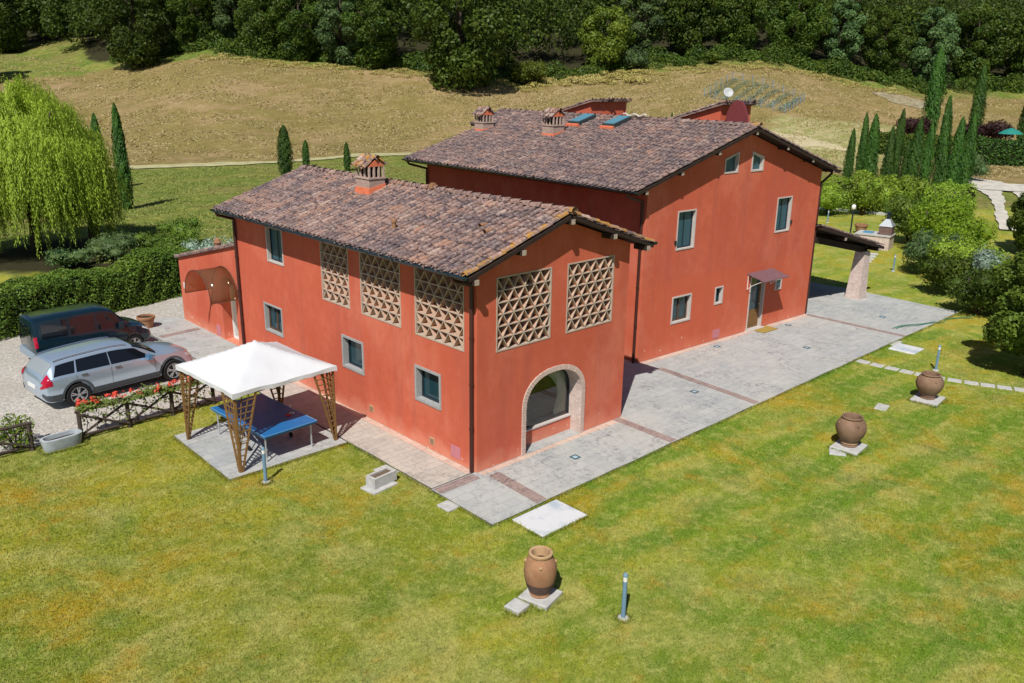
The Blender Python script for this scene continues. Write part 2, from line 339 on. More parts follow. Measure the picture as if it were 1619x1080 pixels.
def paving_mat(name, ca, cb, bw=.45, rh=.28, stain=(.19, .19, .20), rot=0, mort=.72):
    m = NM(name, .85, .2)
    mp = m.n('ShaderNodeMapping'); mp.inputs['Rotation'].default_value = (0, 0, rot); m.l(m.co(), mp.inputs[0])
    nz = m.n('ShaderNodeTexNoise'); nz.inputs['Scale'].default_value = 1.6; nz.inputs['Detail'].default_value = 3; m.l(mp.outputs[0], nz.inputs['Vector'])
    wv = m.n('ShaderNodeVectorMath', operation='SCALE'); m.l(nz.outputs['Color'], wv.inputs[0]); wv.inputs['Scale'].default_value = .07
    ad = m.n('ShaderNodeVectorMath', operation='ADD'); m.l(mp.outputs[0], ad.inputs[0]); m.l(wv.outputs[0], ad.inputs[1])
    nd = m.n('ShaderNodeTexBrick'); nd.inputs['Scale'].default_value = 1; nd.inputs['Brick Width'].default_value = bw; nd.inputs['Row Height'].default_value = rh
    nd.offset_frequency = 2; nd.offset = .37; nd.squash = .62; nd.squash_frequency = 3
    nd.inputs['Mortar Size'].default_value = .007; nd.inputs['Mortar Smooth'].default_value = .4; nd.inputs['Bias'].default_value = 0
    nd.inputs['Color1'].default_value = (*ca, 1); nd.inputs['Color2'].default_value = (*cb, 1); nd.inputs['Mortar'].default_value = tuple(x*mort for x in ca)+(1,)
    m.l(ad.outputs[0], nd.inputs[0])
    c = m.mix(m.ramp(m.noise(.28, 5, .65), (.4, 0.), (.65, .55)), nd.outputs[0], tuple(min(1, x*f) for x, f in zip(cb, (1.12, 1.07, .98))))
    c = m.mix(m.ramp(m.noise(1.3, 6, .8, dist=.6), (.52, 0.), (.66, .55)), c, tuple(x*.72 for x in ca))
    sp = m.math('MULTIPLY', m.ramp(m.noise(.8, 4, .6), (.42, 0.), (.60, 1.)), m.ramp(m.noise(7, 6, .8, dist=.4), (.50, 0.), (.62, .95)))
    c = m.mix(sp, c, stain)
    c = m.mix(m.ramp(m.noise(11, 4, .75), (.54, 0.), (.72, .45)), c, tuple(min(1, x*1.25) for x in cb))
    m.base(c); m.bump(m.math('SUBTRACT', m.noise(12, 4), m.math('MULTIPLY', nd.outputs['Fac'], .5)), .008, .8); return m.m
M_pave = paving_mat('grey_stone_paving', (.335, .355, .365), (.41, .42, .415), bw=.62, rh=.30, mort=.80)
M_pave_warm = paving_mat('warm_stone_paving', (.39, .37, .34), (.47, .435, .39), bw=.5, rh=.24, stain=(.27, .24, .23))
M_band = paving_mat('brick_band', (.235, .175, .17), (.32, .25, .235), bw=.24, rh=.12, stain=(.12, .08, .08))
M_edge_shade = plain('patio_edge_shade', (.12, .115, .12), .9, .1)  # dark patio sides; the shadow line along the step is in their colour
M_white = plain('white_marble', (.74, .75, .77), .5, .3, var=.05, sc=2)
def slab_mat():
    m = NM('stained_white_slab', .5, .3)
    c = m.mix(m.ramp(m.noise(1.6, 5, .6), (.50, 0.), (.66, .7)), (.60, .61, .63), (.30, .40, .48)); m.base(c); return m.m
M_slab = slab_mat()
M_conc = plain('grey_stone_block', (.46, .46, .45), .9, .15, var=.2, sc=7, bump=.004)
M_soil = plain('dark_soil', (.06, .045, .035), .95, .1, var=.4, sc=30, bump=.02)
def terracotta(name, a, b):
    m = NM(name, .8, .25); c = m.mix(m.ramp(m.noise(3.5, 5, .65), (.3, 0.), (.7, 1.)), a, b)
    c = m.mix(m.ramp(m.noise(7, 5, .7, stretch=(1, 1, .35)), (.55, 0.), (.75, .6)), c, tuple(x*.5 for x in a))
    m.base(c); m.bump(m.noise(30, 4), .006, .6); return m.m
M_terra = terracotta('terracotta_orange', (.25, .125, .065), (.37, .205, .115)); M_terra2 = terracotta('terracotta_brown', (.155, .092, .058), (.25, .16, .105))
M_terra_dark = terracotta('terracotta_dark_band', (.075, .05, .045), (.14, .09, .075)); M_terra_gold = terracotta('terracotta_pale_rim', (.36, .22, .11), (.50, .34, .20))
M_bluegrey = plain('blue_grey_paint', (.15, .26, .36), .45, .4, var=.1)
M_logs = plain('weathered_chestnut', (.085, .065, .055), .9, .1, var=.4, sc=18, bump=.008)
M_trellis = plain('trellis_wood', (.22, .125, .045), .7, .2, var=.25, sc=20)

# ------------------------------------------------------------------ the ground
def build_terrain():
    ds = np.concatenate([np.arange(-60, 70, 1.2), np.arange(70, 215, 1.5), np.geomspace(216, 900, 24)])
    ss = np.concatenate([-np.geomspace(600, 132, 14), np.arange(-130, 130.1, 1.3), np.geomspace(132, 600, 14)])
    D, S = np.meshgrid(ds, ss, indexing='ij')
    X = CAM.x+FH.x*D+RH.x*S; Y = CAM.y+FH.y*D+RH.y*S; Z = hz_np(X, Y)
    n0, n1 = D.shape; V = np.stack([X, Y, Z], -1).reshape(-1, 3)
    i = np.arange(n0-1)[:, None]*n1+np.arange(n1-1)[None, :]
    F = np.stack([i, i+n1, i+n1+1, i+1], -1).reshape(-1, 4)[:, ::-1]
    me = bpy.data.meshes.new('ground'); me.from_pydata(V.tolist(), [], F.tolist()); me.materials.append(M_ground)
    me.polygons.foreach_set('use_smooth', [True]*len(F))
    B = (1332*S/np.maximum(D*.954+2.8, 1)).ravel(); D = D.ravel(); S = S.ravel(); X = X.ravel(); Y = Y.ravel()
    def ss_(a, b, x): t = np.clip((x-a)/(b-a), 0, 1); return t*t*(3-2*t)
    line = np.interp(B, [-3000, -610, -360, -170, 200, 420, 640, 780, 3000], [88, 88, 95, 107, 100, 92, 86, 84, 84])   # foot of the mown field
    straw = ss_(-1.5, 1.5, D-line)
    dt = np.interp(B, TB[:, 0], TB[:, 2])
    straw *= 1-.75*ss_(-4, 0, D-dt)
    straw *= 1-ss_(-640, -690, B)*ss_(150, 158, D)            # green meadow top left
    straw *= 1-.55*ss_(330, 420, B)*(1-ss_(118, 130, D))*(1-ss_(640, 700, B))
    rough = ss_(36, 44, D)*(1-ss_(150, 300, B)*(1-ss_(60, 72, D)))
    rough = np.maximum(rough, 0)
    pale = .62*ss_(350, 420, B)*(1-ss_(600, 680, B))*ss_(96, 100, D)*(1-ss_(128, 136, D))
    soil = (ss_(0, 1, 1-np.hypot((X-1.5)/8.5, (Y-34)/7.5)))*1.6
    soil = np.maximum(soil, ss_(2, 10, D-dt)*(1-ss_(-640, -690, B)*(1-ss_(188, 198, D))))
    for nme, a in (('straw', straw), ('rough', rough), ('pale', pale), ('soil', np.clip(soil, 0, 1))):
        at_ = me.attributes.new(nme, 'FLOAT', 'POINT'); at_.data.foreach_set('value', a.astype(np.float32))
    o = bpy.data.objects.new('ground', me); COL.objects.link(o); tag(o, kind='structure')
build_terrain()
def strip(name, pts, widths, mat, dz=.05, seg=.6):
    """a path draped on the terrain"""
    P = [Vector((p[0], p[1], 0)) for p in pts]; out = []; wd = []
    for k in range(len(P)-1):
        n = max(1, int((P[k+1]-P[k]).length/seg))
        for j in range(n): out.append(P[k].lerp(P[k+1], j/n)); wd.append(widths[k]+(widths[k+1]-widths[k])*j/n)
    out.append(P[-1]); wd.append(widths[-1]); mb = MB(); vs = []; ph = random.random()*9
    ez = lambda u, a: .5*math.sin(u*.23+a)+.3*math.sin(u*.71+a*2)+.25*math.sin(u*1.9+a*3)+random.uniform(-.10, .10)
    for k, p in enumerate(out):
        t = (out[min(k+1, len(out)-1)]-out[max(k-1, 0)]).normalized(); nrm = Vector((-t.y, t.x, 0))
        for q in (-1, -.33, .33, 1):
            v = p+nrm*(q*wd[k]/2+(min(.22*wd[k], .8)*ez(k*seg, ph+q) if abs(q) == 1 else 0)); vs.append((v.x, v.y, hz(v.x, v.y)+dz))
    fs = [(k*4+q, k*4+q+1, k*4+q+5, k*4+q+4) for k in range(len(out)-1) for q in range(3)]
    mb.add(vs, fs); o = mb.build(name, mat, smooth=True); return tag(o, kind='structure')
M_track = plain('pale_dust_track', (.54, .51, .45), .95, .1, var=.3, sc=1.4)
M_strawpath = plain('straw_track', (.42, .40, .22), .95, .1, var=.3, sc=.9)
l1 = [at(px, d) for px, d in ((60, 87), (200, 87.5), (330, 90), (450, 94.5), (560, 102), (650, 107), (760, 108), (900, 104), (1100, 101))]
strip('field_path', l1, [2.4]*9, M_strawpath, .08)
strip('sandy_path', [at(1180, 118), at(1215, 118), at(1260, 117), at(1300, 115), at(1340, 112)], [6, 9, 8, 4, 1.2], plain('sand', (.46, .40, .25), .95, .1, var=.15, sc=.8), .03)
strip('gravel_drive', [at(px, d) for px, d in ((1530, 88), (1580, 80), (1700, 78), (1900, 76))], [1.5, 7, 8, 8], M_track, .14)
strip('wheel_track', [(74, 13.2), (66, 9.8), (58, 6.9), (50, 3.9)], [1.8, 1.0, .9, .8], M_track, .10)
strip('wheel_track', [(76, 11.0), (67, 7.3), (58.5, 4.2), (51, 1.3)], [1.8, 1.0, .9, .7], M_track, .10)
strip('scree_patch', [at(1370, 158), at(1400, 157), at(1445, 156), at(1480, 155)], [1, 7, 7, 3], plain('pale_scree', (.30, .26, .17), .95, .1, var=.5, sc=1.1), .08)

def sheet(name, pts, z, mat, depth=0, side=None):
    mb = MB(); n = len(pts)
    mb.add([(p[0], p[1], z) for p in pts], [tuple(range(n))], 0)
    if depth: 
        vs = [(p[0], p[1], z) for p in pts]+[(p[0], p[1], z-depth) for p in pts]
        mb.add(vs, [(i, n+i, n+(i+1) % n, (i+1) % n) for i in range(n)], 1)
    o = mb.build(name, [mat, side or mat]); return tag(o, kind='structure')
def jag(a, b, n, amp):
    a = Vector(a); b = Vector(b); t = (b-a).normalized(); nn = Vector((-t.y, t.x))
    return [tuple(a.lerp(b, i/n)+nn*(random.uniform(-amp, amp) if 0 < i else 0)) for i in range(n)]
# gravel yard
gp = jag((-2.0, 8.75), (-40, 9.4), 60, .10)+[(-40, 19.5), (-8, 19.2), (-5.9, 19.7), (-2.6, 20.5), (3.2, 22.2), (3.2, 17.9), (.2, 17.9), (-1.5, 17.9), (-1.5, 8.75)]
sheet('gravel_yard', gp, .012, M_gravel)
# patio: south terrace, west walk, annex apron, pavilion pad
Z_P = .055
edge = jag((-1.38, -2.12), (25.4, -2.0), 46, .018)
terrace = edge+[(25.4, -2.0), (25.75, 2.9), (25.3, 9.5), (9.6, 9.5), (9.0, 5.0), (5.0, 5.0), (5.0, .06), (-1.36, .06)]
sheet('stone_terrace', terrace, Z_P, M_pave, .07, M_edge_shade)
sheet('stone_walk', jag((-1.36, 12.6), (-1.32, .10), 24, .015)+[(-1.32, .10), (.4, .10), (.4, 12.6)], Z_P-.004, M_pave_warm, .066, M_edge_shade)
sheet('stone_apron', [(-1.5, 12.62), (.4, 12.62), (.4, 17.9), (-.15, 18.6), (-1.62, 18.9)], Z_P-.002, M_pave, .064, M_edge_shade)
sheet('pavilion_pad', jag((-4.62, 7.1), (-4.66, 3.68), 6, .01)+jag((-4.66, 3.68), (-1.37, 3.68), 6, .01)+[(-1.37, 3.68), (-1.37, 7.1)], Z_P-.010, M_pave, .05, M_edge_shade)
for k, (a, b, c, d, ww) in enumerate(((.28, -.30, .18, -2.08, .34), (5.25, .02, 5.22, -2.05, .30), (9.75, 1.9, 9.42, -2.03, .28), (19.95, 2.05, 19.95, -2.0, .26))):
    sheet('brick_band', [(a-ww/2, b), (c-ww/2, d), (c+ww/2, d), (a+ww/2, b)], Z_P+.004, M_band)
sheet('brick_band', [(-1.33, -.28), (-.12, -.28), (-.12, .03), (-1.33, .03)], Z_P+.004, M_band)
sheet('brick_band', [(-1.42, 16.0), (.1, 16.15), (.1, 16.45), (-1.45, 16.3)], Z_P+.004, M_band)
M_wash = paving_mat('pinkish_paving', (.50, .36, .30), (.56, .44, .37), stain=(.33, .25, .22))
sheet('pink_paving', [(.03, -.03), (5.47, -.03), (5.47, -.22), (.03, -.2)], Z_P+.003, M_wash)
sheet('pink_paving', [(-.02, .1), (-.02, 12.3), (-.2, 12.3), (-.24, .1)], Z_P+.003, M_wash)
sheet('pink_paving', [(9.62, 2.68), (19.95, 2.12), (19.95, 1.92), (9.6, 2.5)], Z_P+.003, M_wash)

# ------------------------------------------------------------------ roof tiles
def tiles(mb, P, a, u, n, La, Lu, pitch=.222, step=.37, rc=.080, mi=0, skip=None, warmbias=0):
    """curved clay tiles: covers over pans, laid in rows from the eave P up the slope"""
    P, a, u, n = Vector(P), Vector(a).normalized(), Vector(u).normalized(), Vector(n).normalized()
    nc = int(La/pitch); pitch = La/nc; nr = max(1, int(round(Lu/step))); step = Lu/nr
    for i in range(nc):
        da = (i+.5)*pitch; wob = random.uniform(-.01, .01); st0 = random.uniform(-.10, .10) if nr > 4 else 0; cb_ = random.gauss(0, .07)
        for j in range(nr):
            if skip and skip(da, (j+.5)*step): continue
            c = min(1, max(0, random.gauss(.50+warmbias+cb_, .27)))
            du = j*step-.04+(st0 if j else 0)+random.uniform(-.018, .018); aa = da+wob+random.uniform(-.012, .012); L = step+.09; tw = random.uniform(-.012, .012)
            base = P+a*aa+u*du; vs = []
            for (q, r, lift) in ((0, rc, .050), (L, rc*.84, .026)):
                o = base+u*q+a*tw*q/L
                for k in range(6):
                    t = math.pi*k/5; vs.append(o+a*(-math.cos(t)*r)+n*(lift+math.sin(t)*r*.85))
            fs = [(k, k+1, k+7, k+6) for k in range(5)]
            mb.add(vs, fs, mi, c)
            # thickness of the lower lip
            lip = [v-n*.016 if 0 < k < 5 else v for k, v in enumerate(vs[:6])]
            vl = vs[:6]+lip; mb.add(vl, [(k, k+6, k+7, k+1) for k in range(5)], mi, c*.7)
            # pan between this cover and the next, gap shade put in its colour
            c2 = min(1, max(0, random.gauss(.20, .15))); vs = []
            for (q, lift) in ((0, -.012), (L, -.026)):
                o = base+u*q+a*pitch*.5
                vs += [o-a*.075+n*(lift+.038), o+n*lift, o+a*.075+n*(lift+.038)]
            mb.add(vs, [(0, 1, 4, 3), (1, 2, 5, 4)], mi, c2)
def ridge(mb, A, B, r=.11, mi=0, step=.38):
    A, B = Vector(A), Vector(B); t = (B-A).normalized(); s = t.cross(Vector((0, 0, 1))).normalized(); up = s.cross(t); n = max(1, int((B-A).length/step))
    st = (B-A).length/n
    for j in range(n):
        c = min(1, max(0, random.gauss(.6, .2))); vs = []; off = s*random.uniform(-.012, .012)
        for q, rr, l in ((-.03, r, .03), (st+.04, r*.86, 0)):
            o = A+t*(j*st+q)+off
            vs += [o+s*(-math.cos(math.pi*k/6)*rr)+up*(l+math.sin(math.pi*k/6)*rr-.03) for k in range(7)]
        mb.add(vs, [(k, k+1, k+8, k+7) for k in range(6)], mi, c)

# ------------------------------------------------------------------ walls with real openings
def cut(obj, cutters):
    """boolean the cutter shapes out of a wall body (modifier evaluated once)"""
    cm = cutters.mesh('cutter', [M_stucco]); co_ = bpy.data.objects.new('cutter', cm); COL.objects.link(co_); co_.parent = obj.parent
    bm = bmesh.new(); bm.from_mesh(cm); bmesh.ops.recalc_face_normals(bm, faces=bm.faces); bm.to_mesh(cm); bm.free()
    bm = bmesh.new(); bm.from_mesh(obj.data); bmesh.ops.recalc_face_normals(bm, faces=bm.faces); bm.to_mesh(obj.data); bm.free()
    mo = obj.modifiers.new('cut', 'BOOLEAN'); mo.operation = 'DIFFERENCE'; mo.object = co_; mo.solver = 'EXACT'
    bpy.context.view_layer.update()
    dg = bpy.context.evaluated_depsgraph_get(); me = bpy.data.meshes.new_from_object(obj.evaluated_get(dg))
    obj.modifiers.clear(); obj.data = me; bpy.data.objects.remove(co_, do_unlink=True); bpy.data.meshes.remove(cm)
front = lambda y0: (lambda v: Vector((v.x, y0-v.z, v.y)))        # (u, v up, w out) -> wall facing -Y
left = lambda x0: (lambda v: Vector((x0-v.z, v.x, v.y)))         # wall facing -X ; u runs along +Y
def frame_bars(mb, u0, u1, v0, v1, t, w0, w1, M, top=None):
    """rectangular frame lining the edge of an opening, inside it"""
    mb.box(u0, u1, v0, v0+t, w0, w1, M=M); mb.box(u0, u1, v1-t, v1, w0, w1, M=M)
    mb.box(u0, u0+t, v0+t, v1-t, w0, w1, M=M); mb.box(u1-t, u1, v0+t, v1-t, w0, w1, M=M)
def window(parent, M, u0, u1, v0, v1, kind, cutter, depth=.22, tf=.06, stone=None):
    """(outer size of the stone surround) kind: 'casement' wood, 'dark' casement or 'screen'"""
    e = .003
    cutter.box(u0+e, u1-e, v0+e, v1-e, -depth, .2, M=M)
    fr = MB(); frame_bars(fr, u0, u1, v0, v1, tf, -depth+.004, .022, M); f = fr.build('window', stone or M_stone, parent)
    a0, a1, b0, b1 = u0+tf, u1-tf, v0+tf, v1-tf
    cs = MB()
    if kind == 'screen':
        frame_bars(cs, a0, a1, b0, b1, .045, -.16, -.10, M); um = (a0+a1)/2; cs.box(um-.02, um+.02, b0+.045, b1-.045, -.155, -.105, M=M)
        cs.build('casement', M_frame_dark, f); p = MB(); p.box(a0+.045, um-.02, b0+.045, b1-.045, -.15, -.125, M=M); p.box(um+.02, a1-.045, b0+.045, b1-.045, -.15, -.125, M=M)
        p.build('pane', M_blind, f)
    else:
        mt = M_frame if kind == 'casement' else M_frame_dark
        frame_bars(cs, a0, a1, b0, b1, .05, -depth+.03, -depth+.085, M)
        if kind == 'casement' and a1-a0 > .5: um = (a0+a1)/2; cs.box(um-.03, um+.03, b0+.05, b1-.05, -depth+.032, -depth+.083, M=M)
        cs.build('casement', mt, f); p = MB(); p.box(a0+.05, a1-.05, b0+.05, b1-.05, -depth+.035, -depth+.05, M=M); p.build('pane', M_glass, f)
    return f
def lattice(parent, M, u0, u1, v0, v1, cutter, rows, cols, top_half=False):
    """pierced brick screen: triangular grid of slabs set on edge"""
    cutter.box(u0+.003, u1-.003, v0+.003, v1-.003, -.55, .2, M=M)
    fr = MB(); frame_bars(fr, u0, u1, v0, v1, .035, -.18, .012, M); f = fr.build('brick_lattice', M_lattice_edge, parent)
    bk = MB(); bk.box(u0+.05, u1-.05, v0+.05, v1-.05, -.545, -.53, M=M); bk.build('shade_panel', M_black, f)  # black back panel stands in for the unlit space behind the screen
    a0, a1, b0, b1 = u0+.045, u1-.045, v0+.045, v1-.045; rh = (b1-b0)/rows; cw = (a1-a0)/cols; t = .022
    br = MB(); ed = MB()
    def slab(p, q, th, w0, w1, mb):
        p = Vector(p); q = Vector(q); d = (q-p).normalized(); nn = Vector((-d.y, d.x))*th/2
        pts = [p-nn, q-nn, q+nn, p+nn]; mb.prism(pts, w0, w1, M=M)
    for r in range(rows):
        y0, y1 = b0+r*rh, b0+(r+1)*rh
        if r: slab((a0, y0), (a1, y0), t*.9, -.21, -.012, br); slab((a0, y0), (a1, y0), t*1.15, -.012, .006, ed)
        for c in range(cols):
            x0 = a0+c*cw; xm = x0+cw/2; x1 = x0+cw; up = (r % 2 == 0); j = random.uniform(-.008, .008)
            for (p, q) in (((x0, y0 if up else y1), (xm+j, y1 if up else y0)), ((xm+j, y1 if up else y0), (x1, y0 if up else y1))):
                p = Vector(p); q = Vector(q); ins = (q-p).normalized()*.012
                slab(p+ins, q-ins, t*.85, -.205, -.014, br); slab(p+ins, q-ins, t*.9, -.014, .003, ed)
    br.build('brick_slabs', M_lattice, f); ed.build('mortar_face', M_lattice_edge, f)
def gable_body(name, W, L, ze, zr, mat, parent, y0=0):
    pts = [(0, -.3), (W, -.3), (W, ze), (W/2, zr), (0, ze)]
    mb = MB(); mb.prism([(p[0], p[1]) for p in pts], 0, L, M=lambda v: Vector((v.x, y0+v.z, v.y)))
    return mb.build(name, mat, parent)
def gutter(parent, p0, p1, r=.075):
    p0, p1 = Vector(p0), Vector(p1); t = (p1-p0).normalized(); s = t.cross(Vector((0, 0, 1))); mb = MB(); vs = []
    for p in (p0, p1):
        vs += [p+s*math.cos(math.pi+math.pi*k/6)*r+Vector((0, 0, math.sin(math.pi+math.pi*k/6)*r)) for k in range(7)]
        vs += [p+s*math.cos(math.pi+math.pi*k/6)*(r-.012)+Vector((0, 0, math.sin(math.pi+math.pi*k/6)*(r-.012))) for k in range(7)]
    fs = [(k, k+1, k+15, k+14) for k in range(6)]+[(7+k, 21+k, 22+k, 8+k) for k in range(6)]+[(0, 14, 21, 7), (6, 13, 27, 20)]
    fs += [(0, 7, 8, 1), (1, 8, 9, 2), (2, 9, 10, 3), (3, 10, 11, 4), (4, 11, 12, 5), (5, 12, 13, 6)]
    mb.add(vs, fs)
    for p in (p0, p1): mb.add([p]+[p+s*math.cos(math.pi+math.pi*k/6)*r+Vector((0, 0, math.sin(math.pi+math.pi*k/6)*r)) for k in range(7)], [(0, k+1, k+2) for k in range(6)])
    L = (p1-p0).length; nb = int(L/1.0)
    for i in range(nb): q = p0+t*(i+.5)*L/nb; mb.tube([q+s*math.cos(math.pi+math.pi*k/8)*(r+.006)+Vector((0, 0, math.sin(math.pi+math.pi*k/8)*(r+.006))) for k in range(9)], .008, 4)
    return mb.build('gutter', M_gutter, parent, auto=True)
def downpipe(parent, pts, mat=M_pipe, r=.05):
    mb = MB(); mb.tube(pts, r, 10)
    a, b = Vector(pts[-2]), Vector(pts[-1])
    for k in range(1, 4): q = a.lerp(b, k/4); mb.tube([q+Vector((0, 0, -.02)), q+Vector((0, 0, .02))], r*1.22, 10)
    return mb.build('downpipe', mat, parent, auto=True)
def chimney(parent, loc, along_y, sx, sy, zb, h1, h2, lich=False):
    """h1 = brick shaft, h2 = pierced chamber, with a small tiled gable on top; ridge along y"""
    x, y = loc
    sk = MB(); sk.add([(x-sx/2-.10, y-sy/2-.10, zb-.5), (x+sx/2+.10, y-sy/2-.10, zb-.5), (x+sx/2+.10, y+sy/2+.10, zb-.5), (x-sx/2-.10, y+sy/2+.10, zb-.5),
                       (x-sx/2-.01, y-sy/2-.01, zb+.10), (x+sx/2+.01, y-sy/2-.01, zb+.22), (x+sx/2+.01, y+sy/2+.01, zb+.22), (x-sx/2-.01, y+sy/2+.01, zb+.10)],
                      ((0,3,2,1),(4,5,6,7),(0,1,5,4),(1,2,6,5),(2,3,7,6),(3,0,4,7)))
    c = MB(); c.box(x-sx/2, x+sx/2, y-sy/2, y+sy/2, zb-.3, zb+h1); z1 = zb+h1
    c = c.build('chimney', M_brick, parent)
    sk.build('mortar_skirt', M_skirt, c)
    t = MB(); t.box(x-sx/2-.03, x+sx/2+.03, y-sy/2-.03, y+sy/2+.03, z1+.002, z1+.045)
    n = 3; b = .055
    for i in range(n+1):
        q = y-sy/2+b/2+(sy-b)*i/n
        for sxx in (-1, 1): t.box(x+sxx*(sx/2-b/2)-b/2, x+sxx*(sx/2-b/2)+b/2, q-b/2, q+b/2, z1+.046, z1+h2)
    for i in range(1, n):
        q = x-sx/2+b/2+(sx-b)*i/n
        for sy_ in (-1, 1): t.box(q-b/2, q+b/2, y+sy_*(sy/2-b/2)-b/2, y+sy_*(sy/2-b/2)+b/2, z1+.046, z1+h2)
    t.build('pierced_top', M_chim, c)
    k = MB(); k.box(x-sx/2+.075, x+sx/2-.075, y-sy/2+.075, y+sy/2-.075, z1+.05, z1+h2-.01); k.build('flue_shade', M_black, c)  # solid black block; the shade seen in the slots is its colour
    z2 = z1+h2; rise = .21; g = MB()
    g.prism([(-sx/2-.0, z2+.002), (sx/2+.0, z2+.002), (0, z2+rise)], -sy/2, sy/2, M=lambda v: Vector((x+v.x, y+v.z, v.y)))
    g.build('gable_end', M_skirt, c)
    r = MB(); hw = sx/2+.07
    for s in (-1, 1):
        uu = Vector((-s*(hw), 0, rise+.07)).normalized(); nn = Vector((s*(rise+.07), 0, hw)).normalized()
        tiles(r, (x+s*hw, y-sy/2-.05, z2-.02), (0, 1, 0), uu, nn, sy+.10, math.hypot(hw, rise+.05), pitch=.21, step=.2, rc=.09, warmbias=.25)
    ridge(r, (x, y-sy/2-.07, z2+rise+.05), (x, y+sy/2+.07, z2+rise+.05), .085)
    r.build('cap_tiles', M_tile_lichen if lich else M_tile, c)
    return c

def make_roof(parent, W, y0, y1, xl, zl, xr, zr_, xm, zm, mat, verge_mat, jog=None, skipR=False):
    """two tiled slopes; jog=(fraction of the slope, further end y) lets the upper part run on further back"""
    roof = None
    dk = MB(); th = .09
    def deck(xa, za, ya, yb, xb, zb):
        nx = Vector((za-zb, 0, xb-xa)).normalized()*th
        if nx.z < 0: nx = -nx
        dk.add([(xa, ya, za), (xb, ya, zb), (xb, yb, zb), (xa, yb, za), (xa-nx.x, ya, za-nx.z), (xb-nx.x, ya, zb-nx.z), (xb-nx.x, yb, zb-nx.z), (xa-nx.x, yb, za-nx.z)],
               ((0,1,2,3),(7,6,5,4),(0,4,5,1),(1,5,6,2),(2,6,7,3),(3,7,4,0)))
    off = -.10
    deck(xl, zl+off, y0, y1, xm, zm+off); deck(xm, zm+off, y0, y1, xr, zr_+off)
    if jog:
        q = jog[0]; xj = xl+(xm-xl)*q; zj = zl+(zm-zl)*q
        deck(xj, zj+off+.004, y1+.001, jog[1], xm, zm+off+.004); 
        xk = xr+(xm-xr)*q; zk = zr_+(zm-zr_)*q; deck(xm, zm+off+.004, y1+.001, jog[1], xk, zk+off+.004)
    roof = dk.build('roof', M_wood_dark, parent)
    for (xa, za, tag_) in ((xl, zl, 'L'), (xr, zr_, 'R')):
        u = Vector((xm-xa, 0, zm-za)); n = Vector((-(zm-za), 0, xm-xa)).normalized()
        if n.z < 0: n = -n
        t = MB(); tiles(t, Vector((xa, y0+.22, za-.085)), (0, 1, 0), u, n, y1-y0-.44, u.length)
        if jog:
            q = jog[0]; tiles(t, Vector((xa+(xm-xa)*q, y1-.22, za+(zm-za)*q-.085)), (0, 1, 0), u, n, jog[1]-y1+.2, u.length*(1-q))
        t.build('tiles', mat, roof)
        v = MB(); tiles(v, Vector((xa, y0, za-.075)), (0, 1, 0), u, n, .22, u.length, pitch=.21, rc=.09)
        v.build('verge_tiles', verge_mat, roof)
        v = MB(); tiles(v, Vector((xa, y1-.22, za-.075)), (0, 1, 0), u, n, .22, u.length, pitch=.21, rc=.09)
        v.build('verge_tiles', mat, roof)
    r = MB(); ridge(r, (xm, y0+.3, zm-.01), (xm, (jog[1] if jog else y1), zm-.01)); r.build('ridge_tiles', mat, roof)
    r = MB(); ridge(r, (xm, y0-.05, zm), (xm, y0+.31, zm)); r.build('ridge_end_tile', M_tile_lichen, roof)
    return roof
def beam_ends(parent, roof_pts, y0, depth=.40):
    """rafters carrying the verge, seen under the overhang; pale sawn ends"""
    for (x, z) in roof_pts:
        mb = MB(); mb.box(x-.07, x+.07, y0-depth, y0+.05, z-.17, z-.03, 0); b = mb.build('rafter', M_wood_dark, parent)
        e = MB(); e.box(x-.062, x+.062, y0-depth-.012, y0-depth-.001, z-.162, z-.038); e.build('rafter_end', M_rafter, b)

# ------------------------------------------------------------------ front wing
wing = thing('house_wing', 'lower red stucco wing with pierced brick screens and arched picture window at the front corner', 'house')
WW, WL = 5.47, 12.3; XM = WW/2; ZR = 6.28; ZE = 5.16; SL = (ZR-ZE)/(XM+.58)
body = gable_body('wall', WW, WL, ZE+SL*.58-.24, ZR-.24, M_stucco, wing)
cw = MB(); F0 = front(0); L0 = left(0)
S = .85
window(wing, L0, 1.37, 2.45, 1.28, 2.25, 'dark', cw, .24, .07)
window(wing, L0, 4.83, 5.94, 1.28, 2.26, 'dark', cw, .24, .07)
window(wing, L0, 9.42, 10.61, 1.32, 2.28, 'casement', cw, .2, .055)
window(wing, L0, 9.08, 10.12, 3.70, 4.84, 'screen', cw, .2, .045, M_stone_warm)
lattice(wing, L0, .46, 2.39, 3.07, 4.84, cw, 6, 5); lattice(wing, L0, 3.00, 4.85, 3.09, 4.85, cw, 6, 5); lattice(wing, L0, 5.42, 6.88, 3.10, 4.82, cw, 6, 4)
lattice(wing, F0, .60, 2.45, 3.04, 4.88, cw, 6, 5); lattice(wing, F0, 3.02, 4.83, 3.04, 4.88, cw, 6, 5)
